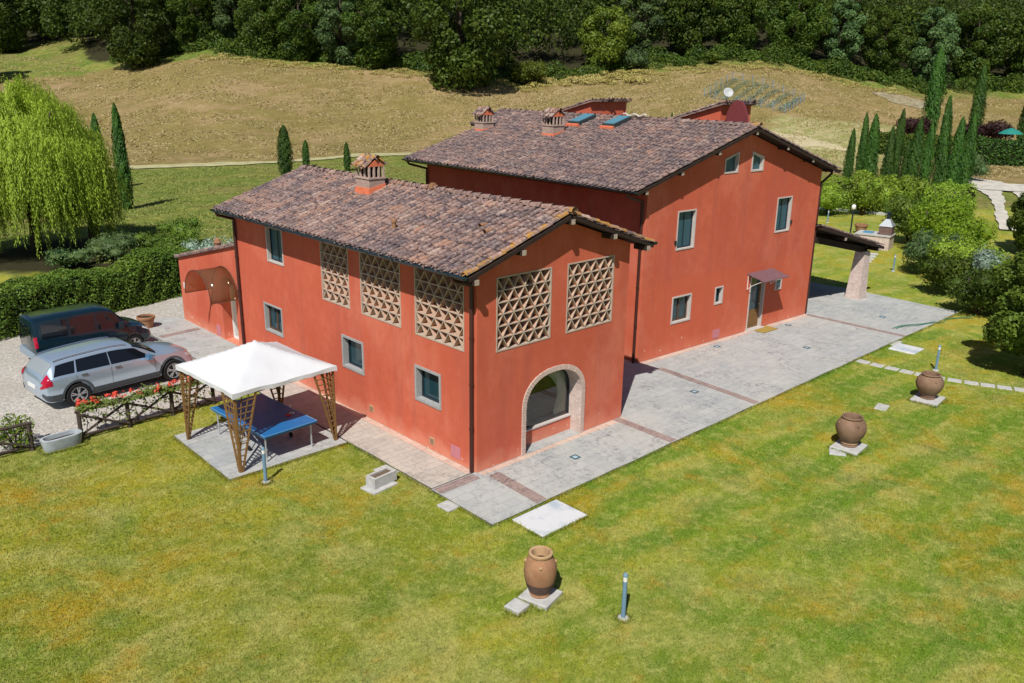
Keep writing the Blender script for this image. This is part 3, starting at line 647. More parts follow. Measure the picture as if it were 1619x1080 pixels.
# arched picture window
def arch_pts(uc, hw, zs, rise, n=16, z0=-.02, pw=2.25):
    pts = [(uc-hw, max(z0, .0)+.052 if z0 < 0 else z0), (uc+hw, max(z0, .0)+.052 if z0 < 0 else z0)]
    for k in range(n+1):
        t = math.pi*k/n; c, s = math.cos(t), math.sin(t)
        pts.append((uc+hw*math.copysign(abs(c)**(2/pw), c), zs+rise*(abs(s)**(2/pw))))
    return pts
UC = 2.68; ins = arch_pts(UC, 1.04, 1.28, .82); outs = arch_pts(UC, 1.175, 1.30, .93)
cw.prism([(p[0], p[1]) for p in outs], -.50, .2, M=F0)
cut(body, cw)
cw2 = MB(); cw2.box(UC-1.9, UC+2.1, .058, 2.9, -3.2, -.499, M=F0); cut(body, cw2)
rg = MB(); n = len(ins)-2
def ring(mb, a, b, w0, w1, mi=0):
    N = len(a)
    for k in range(1, N):   # pts[1] .. pts[-1], then pts[0]
        k2 = (k+1) % N
        if k == 0: continue
        A = [Vector((*a[k], 0)), Vector((*a[k2], 0)), Vector((*b[k2], 0)), Vector((*b[k], 0))]
        mb.add([F0(Vector((p.x, p.y, w0))) for p in A]+[F0(Vector((p.x, p.y, w1))) for p in A], ((0,1,2,3),(7,6,5,4),(0,4,5,1),(1,5,6,2),(2,6,7,3),(3,7,4,0)), mi)
ring(rg, ins, outs, -.49, .018)
arch = rg.build('arched_window', M_brick_pale, wing)
vb = MB()      # voussoir joints: individual bricks round the arch face
for k in range(1, len(ins)):
    k2 = (k+1) % len(ins); a1, a2 = Vector(ins[k]), Vector(ins[k2]); b1, b2 = Vector(outs[k]), Vector(outs[k2]); L = max((a2-a1).length, .05); m_ = max(1, int(round(L/.075)))
    for j in range(m_):
        t0, t1 = (j+.12)/m_, (j+.9)/m_
        q = [a1.lerp(a2, t0), a1.lerp(a2, t1), b1.lerp(b2, t1), b1.lerp(b2, t0)]; vb.prism(q, .0185, .024+random.uniform(0, .006), M=F0)
vb.build('voussoirs', plain('voussoir_brick', (.58, .44, .38), .9, .1, var=.25, sc=30), arch)
lw = MB(); lw.box(UC-1.035, UC+1.035, .053, .46, -.48, -.36, M=F0); lw.build('low_wall', M_stucco, arch); tr_ = MB(); tr_.box(UC-1.035, UC+1.035, .053, .059, -.359, -.002, M=F0); tr_.build('threshold', M_pave, arch)
lg = MB(); lg.box(UC-1.035, UC+1.035, .461, .50, -.50, -.335, M=F0); lg.build('ledge', M_stone_warm, arch)
def glass_clear():
    m = NM('clear_glass', .02, .5); m.base((.03, .05, .05)); tr = m.n('ShaderNodeBsdfTransparent'); tr.inputs[0].default_value = (.95, .98, .97, 1)
    mx = m.n('ShaderNodeMixShader'); fr = m.n('ShaderNodeFresnel'); fr.inputs[0].default_value = 1.95
    gl = m.n('ShaderNodeBsdfGlossy'); gl.inputs['Roughness'].default_value = .02
    m.l(fr.outputs[0], mx.inputs[0]); m.l(tr.outputs[0], mx.inputs[1]); m.l(gl.outputs[0], mx.inputs[2]); m.l(mx.outputs[0], m.t.nodes['Material Output'].inputs[0]); return m.m
M_clear = glass_clear()
gpn = [(max(min(p[0], UC+1.0), UC-1.0), max(p[1]-.03, .505)) for p in arch_pts(UC, 1.0, 1.28, .80, z0=.54)]
gl = MB(); gl.add([F0(Vector((p[0], p[1], -.445))) for p in gpn], [tuple(range(len(gpn)))]); gl.build('pane', M_clear, arch)
fr = MB(); a_ = arch_pts(UC, 1.035, 1.28, .815, z0=.502); b_ = arch_pts(UC, .985, 1.28, .775, z0=.55); ring(fr, b_, a_, -.475, -.425)
fr.build('casement', M_frame_dark, arch)
rm = MB(); M_room = plain('room_plaster', (.45, .44, .38), .9, .1); M_tilefloor = paving_mat('room_floor', (.26, .26, .25), (.32, .31, .29), bw=.5, rh=.5)
rm.box(UC-1.85, UC+2.05, .066, .09, -3.15, -.52, 1, M=F0); rm.box(UC-1.88, UC+2.08, .092, 2.85, -3.19, -3.16, 0, M=F0); rm.box(UC-1.89, UC-1.86, .092, 2.85, -3.15, -.52, 0, M=F0); rm.box(UC+2.06, UC+2.09, .092, 2.85, -3.15, -.52, 0, M=F0); rm.box(UC-1.85, UC+2.05, 2.86, 2.89, -3.15, -.52, 0, M=F0)
rm.build('room_lining', [M_room, M_tilefloor], arch)
ct = MB(); rows_ = 14; colsn = 26
for side, (ua, ub, pin) in enumerate(((UC-.15, UC+1.02, UC+.90),)):
    vs = []
    for r in range(rows_+1):
        t = r/rows_; z = 2.12-t*1.55; g = math.sin(min(t/.62, 1)*math.pi/2); lft = ua+(pin-.22-ua)*(g if t < .62 else 1-(t-.62)*.5)
        for c in range(colsn+1):
            q = c/colsn; u_ = lft+(ub-lft)*q; vs.append(F0(Vector((u_, z, -.535-.030*math.sin(q*math.pi*9)))))
    ct.add(vs, [(r*(colsn+1)+c, r*(colsn+1)+c+1, (r+1)*(colsn+1)+c+1, (r+1)*(colsn+1)+c) for r in range(rows_) for c in range(colsn)])
ct.build('curtain', plain('cream_curtain', (.80, .80, .70), .8, .1, var=.06), arch, smooth=True)
# roof, gutters, chimney
wroof = make_roof(wing, WW, -.36, 12.5, -.55, ZE+.03, WW+.58, ZE, XM, ZR, M_tile, M_tile_lichen)
def roofz(x): return ZR-SL*abs(x-XM)
beam_ends(wing, [(x, roofz(x)-.16) for x in (-.35, 1.1, 2.735, 4.35, 5.75)], 0)
gutter(wing, (-.64, -.36, ZE-.045), (-.64, 12.5, ZE-.045)); gutter(wing, (WW+.66, -.36, ZE-.05), (WW+.66, 12.5, ZE-.05))
downpipe(wing, [(-.64, .12, ZE-.11), (-.62, .12, ZE-.2), (-.07, .12, ZE-.38), (-.07, .12, ZE-.5), (-.07, .12, .05)])
downpipe(wing, [(-.64, 12.2, ZE-.11), (-.62, 12.2, ZE-.2), (-.07, 12.2, ZE-.38), (-.07, 12.2, ZE-.5), (-.07, 12.2, .05)])
chimney(wroof, (2.1, 7.35), True, .56, .72, 6.05, .36, .36, True)
for (px_, py_) in ((.47, 3.87),):
    v = MB(); v.tube([(px_, py_, roofz(px_)-.1), (px_, py_, roofz(px_)+.20)], .055, 10); v.lathe([(.075, .18), (.075, .24), (.0, .26)], 10, (px_, py_, roofz(px_))); v.build('roof_vent_pipe', M_terra, wroof, auto=True)
for (x, y) in ((1.35, 1.35), (1.15, .95)):
    v = MB(); z = roofz(x)+.05; v.tube([(x+.14, y, z+.0), (x-.10, y, z-.02)], [.04, .065], 10, cap=False); v.tube([(x-.06, y, z-.02), (x-.07, y, z-.02)], .058, 10, 1); v.build('vent_tile', [M_terra, M_black], wroof)  # black disc paints the shade in the vent mouth
v = MB(); v.box(2.62, 2.82, 5.0, 5.18, ZR, ZR+.10); v.box(2.66, 2.78, 5.03, 5.15, ZR+.101, ZR+.15); v.build('ridge_vent', M_terra, wroof)
def vent(parent, M, u0, u1, v0, v1, mat, name='wall_hatch'):
    m = MB(); m.box(u0, u1, v0, v1, .001, .012, M=M); return m.build(name, mat, parent)
M_pink = plain('pink_metal', (.50, .19, .22), .6, .3, var=.1); M_tan = plain('tan_vent', (.55, .38, .22), .7, .2, var=.3, sc=30); M_whiteplastic = plain('white_plastic', (.7, .7, .68), .5, .3, var=.05)
vent(wing, L0, .62, 1.0, .18, .50, M_pink)
for (u, v_) in ((1.78, .22), (4.55, .28)):
    g = vent(wing, L0, u-.10, u+.10, v_, v_+.19, M_tan, 'air_grille'); m = MB()
    for k in range(5): m.box(u-.08, u+.08, v_+.02+k*.032, v_+.033+k*.032, .0125, .020, M=L0)
    m.build('louvres', M_terra2, g)
g = MB(); g.box(1.0, 1.006, 0, .01, 0, .01)

# ------------------------------------------------------------------ main house
MO = (9.6, 2.72, 0); MR = R(-3)
main = thing('farmhouse', 'tall two storey red stucco farmhouse with wide tiled gable roof, skylights and side porch', 'house', MO, MR)
HW, HL = 10.4, 12.5; HXM = 5.15; HZR = 7.86; HZE = 6.06; hs = (HZR-HZE)/(HXM+.95)
mb = MB(); mb.prism([(0, -.3), (HW, -.3), (HW, HZE+hs*.6-.24), (HXM, HZR-.24), (0, HZE+hs*.95-.24)], 0, HL, M=lambda v: Vector((v.x, v.z, v.y)))
hb = mb.build('wall', M_stucco_band, main); cm = MB()
window(main, F0, 1.62, 2.68, 1.14, 2.13, 'casement', cm, .2, .055, M_stone_warm)
window(main, F0, 4.04, 4.52, 1.46, 2.13, 'dark', cm, .2, .05, M_stone_warm)
for (a, b) in ((1.60, 2.58), (7.48, 8.47)):
    wn = window(main, F0, a, b, 3.77, 5.12, 'screen', cm, .18, .045, M_stone_warm)
    k = MB(); k.box(a-.09, a-.02, 4.0, 4.12, .001, .06, M=F0) if a < 3 else k.box(b+.02, b+.09, 4.05, 4.17, .001, .06, M=F0); k.build('shutter_catch', M_frame_dark, wn)
def attic(u0, u1, vb, vl, vr):
    t = .055; P = [(u0, vb), (u1, vb), (u1, vr), (u0, vl)]; I = [(u0+t, vb+t), (u1-t, vb+t), (u1-t, vr-t*1.15), (u0+t, vl-t*1.15)]
    e = .003; cm.prism([(u0+e, vb+e), (u1-e, vb+e), (u1-e, vr-e), (u0+e, vl-e)], -.18, .2, M=F0); f = MB()
    for k in range(4):
        k2 = (k+1) % 4; f.prism([P[k], P[k2], I[k2], I[k]], -.176, .02, M=F0)
    f = f.build('window', M_stone_warm, main); p = MB(); p.prism([(a*.999+.001*(u0+u1)/2, b) for a, b in I], -.14, -.12, M=F0); p.build('pane', M_blind, f)
attic(3.97, 4.77, 6.22, 6.74, 6.95); attic(5.56, 6.30, 6.20, 6.93, 6.71)
# door
d0, d1 = 6.22, 7.22; cm.box(d0, d1, .06, 2.22, -.25, .2, M=F0)
cut(hb, cm)
df = MB(); df.box(d0+.003, d0+.05, 0.09, 2.17, -.24, .025, M=F0); df.box(d1-.05, d1-.003, 0.09, 2.17, -.24, .025, M=F0); df.box(d0+.003, d1-.003, 2.171, 2.217, -.24, .025, M=F0)
df = df.build('door_surround', M_stone_warm, main)
dd = MB(); a, b = d0+.055, d1-.055; dd.box(a, b, .10, .82, -.17, -.12, M=F0); dd.box(a, a+.09, .821, 2.16, -.17, -.12, M=F0); dd.box(b-.09, b, .821, 2.16, -.17, -.12, M=F0); dd.box(a+.09, b-.09, 2.08, 2.16, -.17, -.12, M=F0)
dd.box(a+.1, b-.1, .22, .70, -.119, -.105, M=F0)
door = dd.build('door', plain('door_wood', (.20, .105, .035), .5, .3, var=.25), main); p = MB(); p.box(a+.09, b-.09, .821, 2.08, -.155, -.145, M=F0); p.build('pane', M_glass, door)
h = MB(); h.tube([(b-.05, .10, 1.02), (b-.05, .06, 1.02), (b-.16, .06, 1.02)], .012, 6); h.build('handle', M_whiteplastic, door)
st = MB(); st.box(d0-.08, d1+.08, -.16, .24, .0, .088); st.build('door_step', M_stone_warm, main)
cn = MB(); cn.add([F0(Vector(v)) for v in ((5.98, 2.38, .0), (7.62, 2.38, .0), (7.62, 2.20, .78), (5.98, 2.20, .78), (5.98, 2.35, 0), (7.62, 2.35, 0), (7.62, 2.17, .78), (5.98, 2.17, .78))], ((0,1,2,3),(7,6,5,4),(0,4,5,1),(1,5,6,2),(2,6,7,3),(3,7,4,0)))
cn = cn.build('door_canopy', plain('canopy_sheet', (.16, .10, .12), .35, .5, var=.15), main)
for u_ in (6.03, 7.56):
    b_ = MB(); b_.tube([F0(Vector(v)) for v in ((u_, 2.34, .02), (u_, 1.75, .02))], .014, 6); b_.tube([F0(Vector(v)) for v in ((u_, 1.76, .02), (u_, 1.95, .25), (u_, 2.19, .68))], .013, 6); b_.build('bracket', M_whiteplastic, cn)
nw = window(main, F0, 7.93, 8.36, 1.47, 1.93, 'dark', MB(), .2, .05, M_whiteplastic) if False else None
nb = MB(); frame_bars(nb, 7.90, 8.32, 1.45, 1.90, .05, .001, .05, F0); nb = nb.build('window', M_stone_warm, main); p = MB(); p.box(7.95, 8.27, 1.50, 1.85, .002, .02, M=F0); p.build('pane', M_glass, nb)
vent(main, F0, 4.12, 4.52, .15, .48, M_pink)
# roof
hroof = make_roof(main, HW, -.44, 12.75, -.98, HZE, 11.03, HZE+.0, HXM, HZR, M_tile_main, M_tile_main, jog=(.72, 13.9))
def hroofz(x): return HZR-hs*abs(x-HXM)
beam_ends(main, [(x, hroofz(x)-.16) for x in (-.5, 1.2, 3.1, 5.15, 7.2, 9.0, 10.6)], 0)
gutter(main, (-1.05, -.44, HZE-.07), (-1.05, 12.75, HZE-.07)); gutter(main, (11.10, -.44, HZE-.07), (11.10, 12.75, HZE-.07))
downpipe(main, [(-1.05, -.05, HZE-.14), (-1.0, -.05, HZE-.25), (-.09, .12, HZE-.5), (-.09, .12, HZE-.7), (-.09, .12, .05)])
downpipe(main, [(-1.05, 12.4, HZE-.14), (-1.0, 12.4, HZE-.25), (-.09, 12.4, HZE-.5), (-.09, 12.4, HZE-.7), (-.09, 12.4, .05)])
downpipe(main, [(11.10, -.05, HZE-.14), (11.05, -.05, HZE-.25), (HW+.07, .02, HZE-.6), (HW+.07, .02, HZE-.75), (HW+.07, .02, .05)])
chimney(hroof, (2.85, 12.15), True, .58, .62, 7.05, .36, .34); chimney(hroof, (2.95, 7.75), True, .60, .66, 7.1, .40, .36)
M_skyl = NM('skylight_glass', .08, .8).base((.10, .26, .34)).m; M_skf = plain('skylight_frame', (.04, .05, .055), .4, .4)
for (x0, x1, y0, y1) in ((4.62, 5.6, 7.25, 7.9), (4.62, 5.6, 5.3, 5.95)):
    x0 -= .72; x1 -= .72; g = MB(); zf = lambda x, k: hroofz(x)+k
    def slab_(mb, a, b, c, d, k0, k1, mi=0):
        mb.add([(a, c, zf(a, k0)), (b, c, zf(b, k0)), (b, d, zf(b, k0)), (a, d, zf(a, k0)), (a, c, zf(a, k1)), (b, c, zf(b, k1)), (b, d, zf(b, k1)), (a, d, zf(a, k1))], ((0,3,2,1),(4,5,6,7),(0,1,5,4),(1,2,6,5),(2,3,7,6),(3,0,4,7)), mi)
    slab_(g, x0, x1, y0, y1, -.12, .16); g = g.build('skylight', M_skf, hroof); p = MB(); slab_(p, x0+.05, x1-.05, y0+.05, y1-.05, .161, .18); p.build('pane', M_skyl, g)
    p = MB(); slab_(p, x0-.12, x0-.01, y0-.03, y1+.03, -.1, .09); p.build('mortar_flashing', M_skirt, g)
# raised parts behind the ridge
def back_dormer(x0, x1, y0, y1, zlow, zhigh):
    """wall and a lean-to tiled roof rising towards the viewer's right (down towards +y)"""
    wl = MB(); wl.add([(x0, y0, 6.6), (x1, y0, 6.6), (x1, y1, 6.6), (x0, y1, 6.6), (x0, y0, zhigh), (x1, y0, zhigh), (x1, y1, zlow), (x0, y1, zlow)], ((0,3,2,1),(4,5,6,7),(0,1,5,4),(1,2,6,5),(2,3,7,6),(3,0,4,7)))
    o = wl.build('roof_dormer', M_stucco, main); t = MB(); u = Vector((0, -(y1-y0), zhigh-zlow)); n = Vector((0, zhigh-zlow, y1-y0)).normalized()
    t.add([(x0-.15, y0-.2, zhigh+.06+.02), (x1+.15, y0-.2, zhigh+.08), (x1+.15, y1+.15, zlow-.0), (x0-.15, y1+.15, zlow-.0), (x0-.15, y0-.2, zhigh+.02), (x1+.15, y0-.2, zhigh+.02), (x1+.15, y1+.15, zlow-.05), (x0-.15, y1+.15, zlow-.05)], ((0,3,2,1),(4,5,6,7),(0,1,5,4),(1,2,6,5),(2,3,7,6),(3,0,4,7)), 0)
    tiles(t, Vector((x0-.15, y1+.15, zlow)), (1, 0, 0), u, n, x1-x0+.3, u.length+.35, warmbias=.1); t.build('dormer_roof', M_tile, o); return o
back_dormer(7.4, 9.8, 10.1, 12.8, 7.62, 8.32)
dm = back_dormer(7.4, 9.4, 2.9, 5.2, 7.75, 8.42)
rd = MB(); rd.prism([(2.05+.55*math.cos(math.pi*k/10)*1.0+.25, 7.2+1.42*math.sin(math.pi*k/10)**.8) for k in range(11)], 7.6, 7.72, M=lambda v: Vector((v.z, v.x, v.y)))
rd.build('curved_parapet', plain('dark_red_metal', (.17, .035, .04), .5, .4), main)
ds_ = MB(); ds_.lathe([(0, 0), (.14, .02), (.20, .05), (.25, .09), (.245, .10), (.19, .065), (0, .03)], 20)
dish = ds_.mesh('satellite_dish', plain('grey_mesh', (.42, .44, .45), .5, .3), True); dish = bpy.data.objects.new('satellite_dish', dish); COL.objects.link(dish); dish.parent = main
dish.location = (7.9, 3.0, 8.86); dish.scale = (.8,)*3; dish.rotation_euler = (R(60), 0, R(-35))
md = MB(); md.tube([(0, 0, -.02), (0, -.3, -.35)], .02, 6); md.build('mast', M_bluegrey, dish)
wt = MB(); wt.box(7.5, 7.9, 2.95, 3.6, 7.7, 8.05); wt.build('water_tank', plain('pale_blue_tank', (.55, .66, .75), .4, .3), main)
cb = MB(); cb.tube([(5.0, 4.6+.14*i, HZR+.13+.05*math.sin(i*1.7)) for i in range(10)], .022, 6); cb.build('roof_cable', M_whiteplastic, main)
# porch on the far side
pc = MB(); py0, py1 = -.38, 8.2; px0, px1, pz0, pz1 = 10.4, 15.75, 3.82, 2.42; ps = (pz1-pz0)/(px1-px0)
pc.add([(px0+.002, py0, pz0-.06), (px1, py0, pz1-.06), (px1, py1, pz1-.06), (px0+.002, py1, pz0-.06), (px0+.002, py0, pz0-.18), (px1, py0, pz1-.18), (px1, py1, pz1-.18), (px0+.002, py1, pz0-.18)], ((0,1,2,3),(7,6,5,4),(0,4,5,1),(1,5,6,2),(2,6,7,3),(3,7,4,0)))
pr_ = pc.build('porch_roof', M_wood_dark, main); t = MB(); u = Vector((px0-px1, 0, pz0-pz1)); n = Vector((-ps, 0, 1)).normalized()
tiles(t, Vector((px1, py0, pz1-.05)), (0, 1, 0), u, n, py1-py0, u.length); t.build('tiles', M_tile_main, pr_)
bmn = MB(); bmn.bar((10.42, .12, pz0-.62), (14.95, .12, 2.22), .24, .26); bmn.build('porch_beam', M_wood_dark, main)
bmn = MB(); bmn.bar((14.9, .0, 2.33), (14.9, 8.0, 2.33), .22, .22); bmn.build('porch_beam', M_wood_dark, main)
for xx in (12.3, 15.35):
    bmn = MB(); bmn.box(xx-.08, xx+.08, -.36, 8.0, pz0+ps*(xx-px0)-.33, pz0+ps*(xx-px0)-.19); b2 = bmn.build('rafter', M_wood_dark, main); e = MB(); e.box(xx-.07, xx+.07, -.375, -.361, pz0+ps*(xx-px0)-.32, pz0+ps*(xx-px0)-.2); e.build('rafter_end', M_rafter, b2)
for yy in (0.1, 7.6):
    pl = MB(); pl.add([(14.45, yy-.28, 0), (15.12, yy-.28, 0), (15.12, yy+.38, 0), (14.45, yy+.38, 0), (14.62, yy-.20, 2.2), (15.08, yy-.20, 2.2), (15.08, yy+.26, 2.2), (14.62, yy+.26, 2.2)], ((0,3,2,1),(4,5,6,7),(0,1,5,4),(1,2,6,5),(2,3,7,6),(3,0,4,7)))
    pl.build('porch_pillar', M_brick_pale, main)

# ------------------------------------------------------------------ annex
annex = thing('house_annex', 'low red annex with sloping tiled parapet and arched door canopy beside the hedge', 'house', (.22, 12.36, 0))
ab = MB(); ab.prism([(0, -.3), (5.6, -.3), (5.6, 2.52), (0, 3.86)], 0, 3.6, M=lambda v: Vector((v.z, v.x, v.y))); ab = ab.build('wall', M_stucco, annex)
ca = MB(); LA = left(0); DO = .72; ca.prism([(.12+DO, .06), (1.28+DO, .06)]+[(.70+DO+.58*math.cos(math.pi*k/10), 2.11+.42*math.sin(math.pi*k/10)) for k in range(0, 11)], -.45, .2, M=LA)
cut(ab, ca)
cp = MB(); t = Vector((0, 5.6, 2.52-3.86)).normalized(); nn = Vector((0, -t.z, t.y))
tiles(cp, Vector((-.12, 5.72, 2.52)), (1, 0, 0), Vector((0, -5.6, 1.34)), nn, 3.9, 5.85, warmbias=.1)
cp.add([(-.10, -0.0, 3.86), (3.7, 0, 3.86), (3.7, 5.72, 2.50), (-.10, 5.72, 2.50), (-.10, 0, 3.93), (3.7, 0, 3.93), (3.7, 5.72, 2.57), (-.10, 5.72, 2.57)], ((0,3,2,1),(4,5,6,7),(0,1,5,4),(1,2,6,5),(2,3,7,6),(3,0,4,7)))
cp.build('roof', M_tile, annex)
dr = MB(); frame_bars(dr, .14+DO, 1.26+DO, .065, 2.1, .07, -.40, -.33, LA); dr.box(.67+DO, .73+DO, .135, 2.03, -.40, -.33, M=LA); dr = dr.build('door', M_whiteplastic, annex)
p = MB(); p.box(.21+DO, .67+DO, .135, 2.03, -.375, -.36, M=LA); p.box(.73+DO, 1.19+DO, .135, 2.03, -.375, -.36, M=LA); p.build('pane', NM('pale_door_glass', .1, .6).base((.42, .52, .50)).m, dr)
fl = MB(); fl.prism([(.14+DO, 2.105), (1.26+DO, 2.105)]+[(.70+DO+.56*math.cos(math.pi*k/10), 2.105+.40*math.sin(math.pi*k/10)) for k in range(1, 10)], -.38, -.365, M=LA); fl.build('fanlight', M_glass, dr)
def smoke_glass():
    m = NM('smoked_acrylic', .1, .5); m.base((.26, .15, .09)); tr = m.n('ShaderNodeBsdfTransparent'); tr.inputs[0].default_value = (.80, .66, .52, 1)
    mx = m.n('ShaderNodeMixShader'); mx.inputs[0].default_value = .28; m.l(tr.outputs[0], mx.inputs[1]); m.l(m.b.outputs[0], mx.inputs[2]); m.l(mx.outputs[0], m.t.nodes['Material Output'].inputs[0]); return m.m
av = MB(); cyc, ry, rz, zs = 1.60, 1.04, .98, 1.85; N = 18; vs = []
for xx in (-1.02, -.005):
    vs += [(xx, cyc+ry*math.cos(math.pi*k/N), zs+rz*math.sin(math.pi*k/N)) for k in range(N+1)]
av.add(vs, [(k, k+1, N+2+k, N+1+k) for k in range(N)])
cn = av.build('door_canopy', smoke_glass(), annex, smooth=True); so2 = cn.modifiers.new('solid', 'SOLIDIFY'); so2.thickness = .008
rb = MB()
for xx in (-1.02, -.02): rb.tube([(xx, cyc+(ry+.012)*math.cos(math.pi*k/N), zs+(rz+.012)*math.sin(math.pi*k/N)) for k in range(N+1)], .014, 6)
for sg in (1, -1): rb.tube([(-1.02, cyc+sg*ry, zs), (-.005, cyc+sg*ry, zs)], .016, 6)
rb.build('canopy_ribs', M_frame, cn)
vent(annex, LA, 2.30, 2.62, .12, .50, M_pink); vent(annex, LA, 5.2, 5.32, 1.35, 1.6, M_whiteplastic, 'letter_box')
fp = MB(); fp.box(1.0, 1.2, 4.3, 4.5, 2.6, 3.15); fp.lathe([(.16, 3.15), (.10, 3.3), (0, 3.35)], 8, (1.1, 4.4, 0)); fp.build('flue_pot', M_terra, annex)

# ------------------------------------------------------------------ foliage helpers
def leaf_obj(name, P, N, size, mat, rnd, parent=None, aspect=.6, jit=.8, loc=None, sizes=None, tang=None):
    n = len(P); N = N+RNG.normal(0, jit, (n, 3)); N /= np.linalg.norm(N, axis=1)[:, None]+1e-9
    T = RNG.normal(0, 1, (n, 3)) if tang is None else tang+RNG.normal(0, .15, (n, 3))
    T -= N*(T*N).sum(1)[:, None]; T /= np.linalg.norm(T, axis=1)[:, None]+1e-9; B = np.cross(N, T)
    s = (size*RNG.uniform(.6, 1.35, n) if sizes is None else sizes)[:, None]
    V = np.stack([P-T*s*.5, P-B*s*aspect*.5+T*s*.08+N*s*.06, P+T*s*.5, P+B*s*aspect*.5+T*s*.08+N*s*.06], 1).reshape(-1, 3).astype(np.float32)
    me = bpy.data.meshes.new(name); me.vertices.add(4*n); me.vertices.foreach_set('co', V.ravel())
    me.loops.add(4*n); me.loops.foreach_set('vertex_index', np.arange(4*n, dtype=np.int32))
    me.polygons.add(n); me.polygons.foreach_set('loop_start', np.arange(0, 4*n, 4, dtype=np.int32))
    me.materials.append(mat); me.update(calc_edges=True)
    a = me.attributes.new('rnd', 'FLOAT', 'FACE'); a.data.foreach_set('value', np.clip(rnd, 0, 1).astype(np.float32))
    o = bpy.data.objects.new(name, me); COL.objects.link(o)
    if parent: o.parent = parent
    return o
def sphere_pts(n, zmin=-1.0):
    v = RNG.normal(0, 1, (int(n*2.2)+8, 3)); v /= np.linalg.norm(v, axis=1)[:, None]; v = v[v[:, 2] > zmin]; return v[:n]
def crown(lobes, per, size, name, mat, parent, fill=.35, jit=.7):
    P = []; Nn = []; Rr = []
    for (c, r) in lobes:
        r = np.array(r if hasattr(r, '__len__') else (r, r, r)); k = int(per*(r.mean()**2)); v = sphere_pts(k, -.75); k = len(v)
        rad = 1-RNG.random(k)**2*fill
        bump = 1+.13*np.sin(v[:, 0]*7+c[0]*3)*np.sin(v[:, 1]*6+c[1])*np.sin(v[:, 2]*8)
        P.append(np.array(c)+v*r*(rad*bump)[:, None]); Nn.append(v/r); Rr.append(np.clip(RNG.normal(RNG.uniform(.25, .75), .2, k), 0, 1))
    P = np.concatenate(P); Nn = np.concatenate(Nn); Nn /= np.linalg.norm(Nn, axis=1)[:, None]
    return leaf_obj(name, P, Nn, size, mat, np.concatenate(Rr), parent, jit=jit)
def core(lobes, mat, parent, k=.66):
    mb = MB()
    for (c, r) in lobes:
        r = r if hasattr(r, '__len__') else (r, r, r); prof = [(math.sin(math.pi*i/7), -math.cos(math.pi*i/7)) for i in range(8)]
        mb.lathe([(max(a, .001)*r[0]*k, b*r[2]*k) for a, b in prof], 9, c)
    for i, v in enumerate(mb.v): q = 1+.12*math.sin(v[0]*9+v[2]*7)+.1*math.sin(v[1]*11); c_ = v; mb.v[i] = (c_[0], c_[1], c_[2]+.02*q)
    return mb.build('inner_leaves', mat, parent, smooth=True)
def limb_tree(name, label, cat, mat, h, rx, seed, leaf=.42, per=330, group=None, trunk_h=.25, lob=24, low=.18, slim=1.0, bark=None):
    """broadleaved tree: tapered trunk and limbs, crown of leaf clumps of uneven size"""
    rs = random.Random(seed); o = thing(name, label, cat, group=group); t = MB(); lean = (rs.uniform(-.04, .04)*h, rs.uniform(-.04, .04)*h)
    t.tube([(0, 0, -.6), (lean[0]*.3, lean[1]*.3, h*.25), (lean[0], lean[1], h*.6), (lean[0]*1.2, lean[1]*1.2, h*.85)], [.028*h, .021*h, .011*h, .004*h], 8)
    lobes = []
    for k in range(lob):
        u = (k+.5)/lob; zz = low+(.93-low)*u; ang = k*2.4+rs.uniform(-.5, .5)
        prof = math.sin(math.pi*min(1, max(.0, (zz-low*.4)/(1.12-low*.4)))**.85)
        rr = rx*prof*slim*rs.uniform(.45, .80); lr = rx*rs.uniform(.24, .42)*(1.1-.35*u)
        c = (lean[0]+math.cos(ang)*rr, lean[1]+math.sin(ang)*rr, zz*h); lobes.append((c, (lr, lr, lr*.8)))
        if k % 2 == 0: t.tube([(lean[0]*zz, lean[1]*zz, h*max(.15, zz-.22)), (c[0]*.5, c[1]*.5, c[2]-.08*h), c], [.009*h, .006*h, .002*h], 5)
    t.build('trunk', bark or M_bark, o, smooth=True); crown(lobes, per/(rx*.33)**2/max(lob, 1)*6, leaf, 'crown', mat, o); return o
def place(o, px, d, scale=1, rot=None, label=None, group=None, cat=None, dz=0):
    p = at(px, d); o.location = (p.x, p.y, p.z+dz); o.scale = (scale,)*3; o.rotation_euler = (0, 0, random.uniform(0, 6.28) if rot is None else rot)
    tag(o, label, cat, group); return o

# --- the wood on the rising ground
protos = []
for k in range(6):
    m = (M_leaf_wood, M_leaf_wood, M_leaf_wood2, M_leaf_wood, M_leaf_wood, M_leaf_wood2)[k]
    protos.append(limb_tree('woodland_tree', 'x', 'tree', m, 13, (5.2, 6.0, 4.6, 5.6, 5.0, 4.2)[k], 40+k, leaf=.40, per=3600, low=.06, lob=26))
py_ = limb_tree('woodland_tree', 'x', 'tree', M_leaf_yel, 9, 4.6, 90, leaf=.40, per=2600, low=.05, lob=20)
used = set()
def wood(px, d, kind, scale, label=None, group=None):
    src = protos[kind] if kind < 6 else py_
    o = src if kind not in used else dup(src)
    used.add(kind); return place(o, px, d, scale, label=label, group=group)
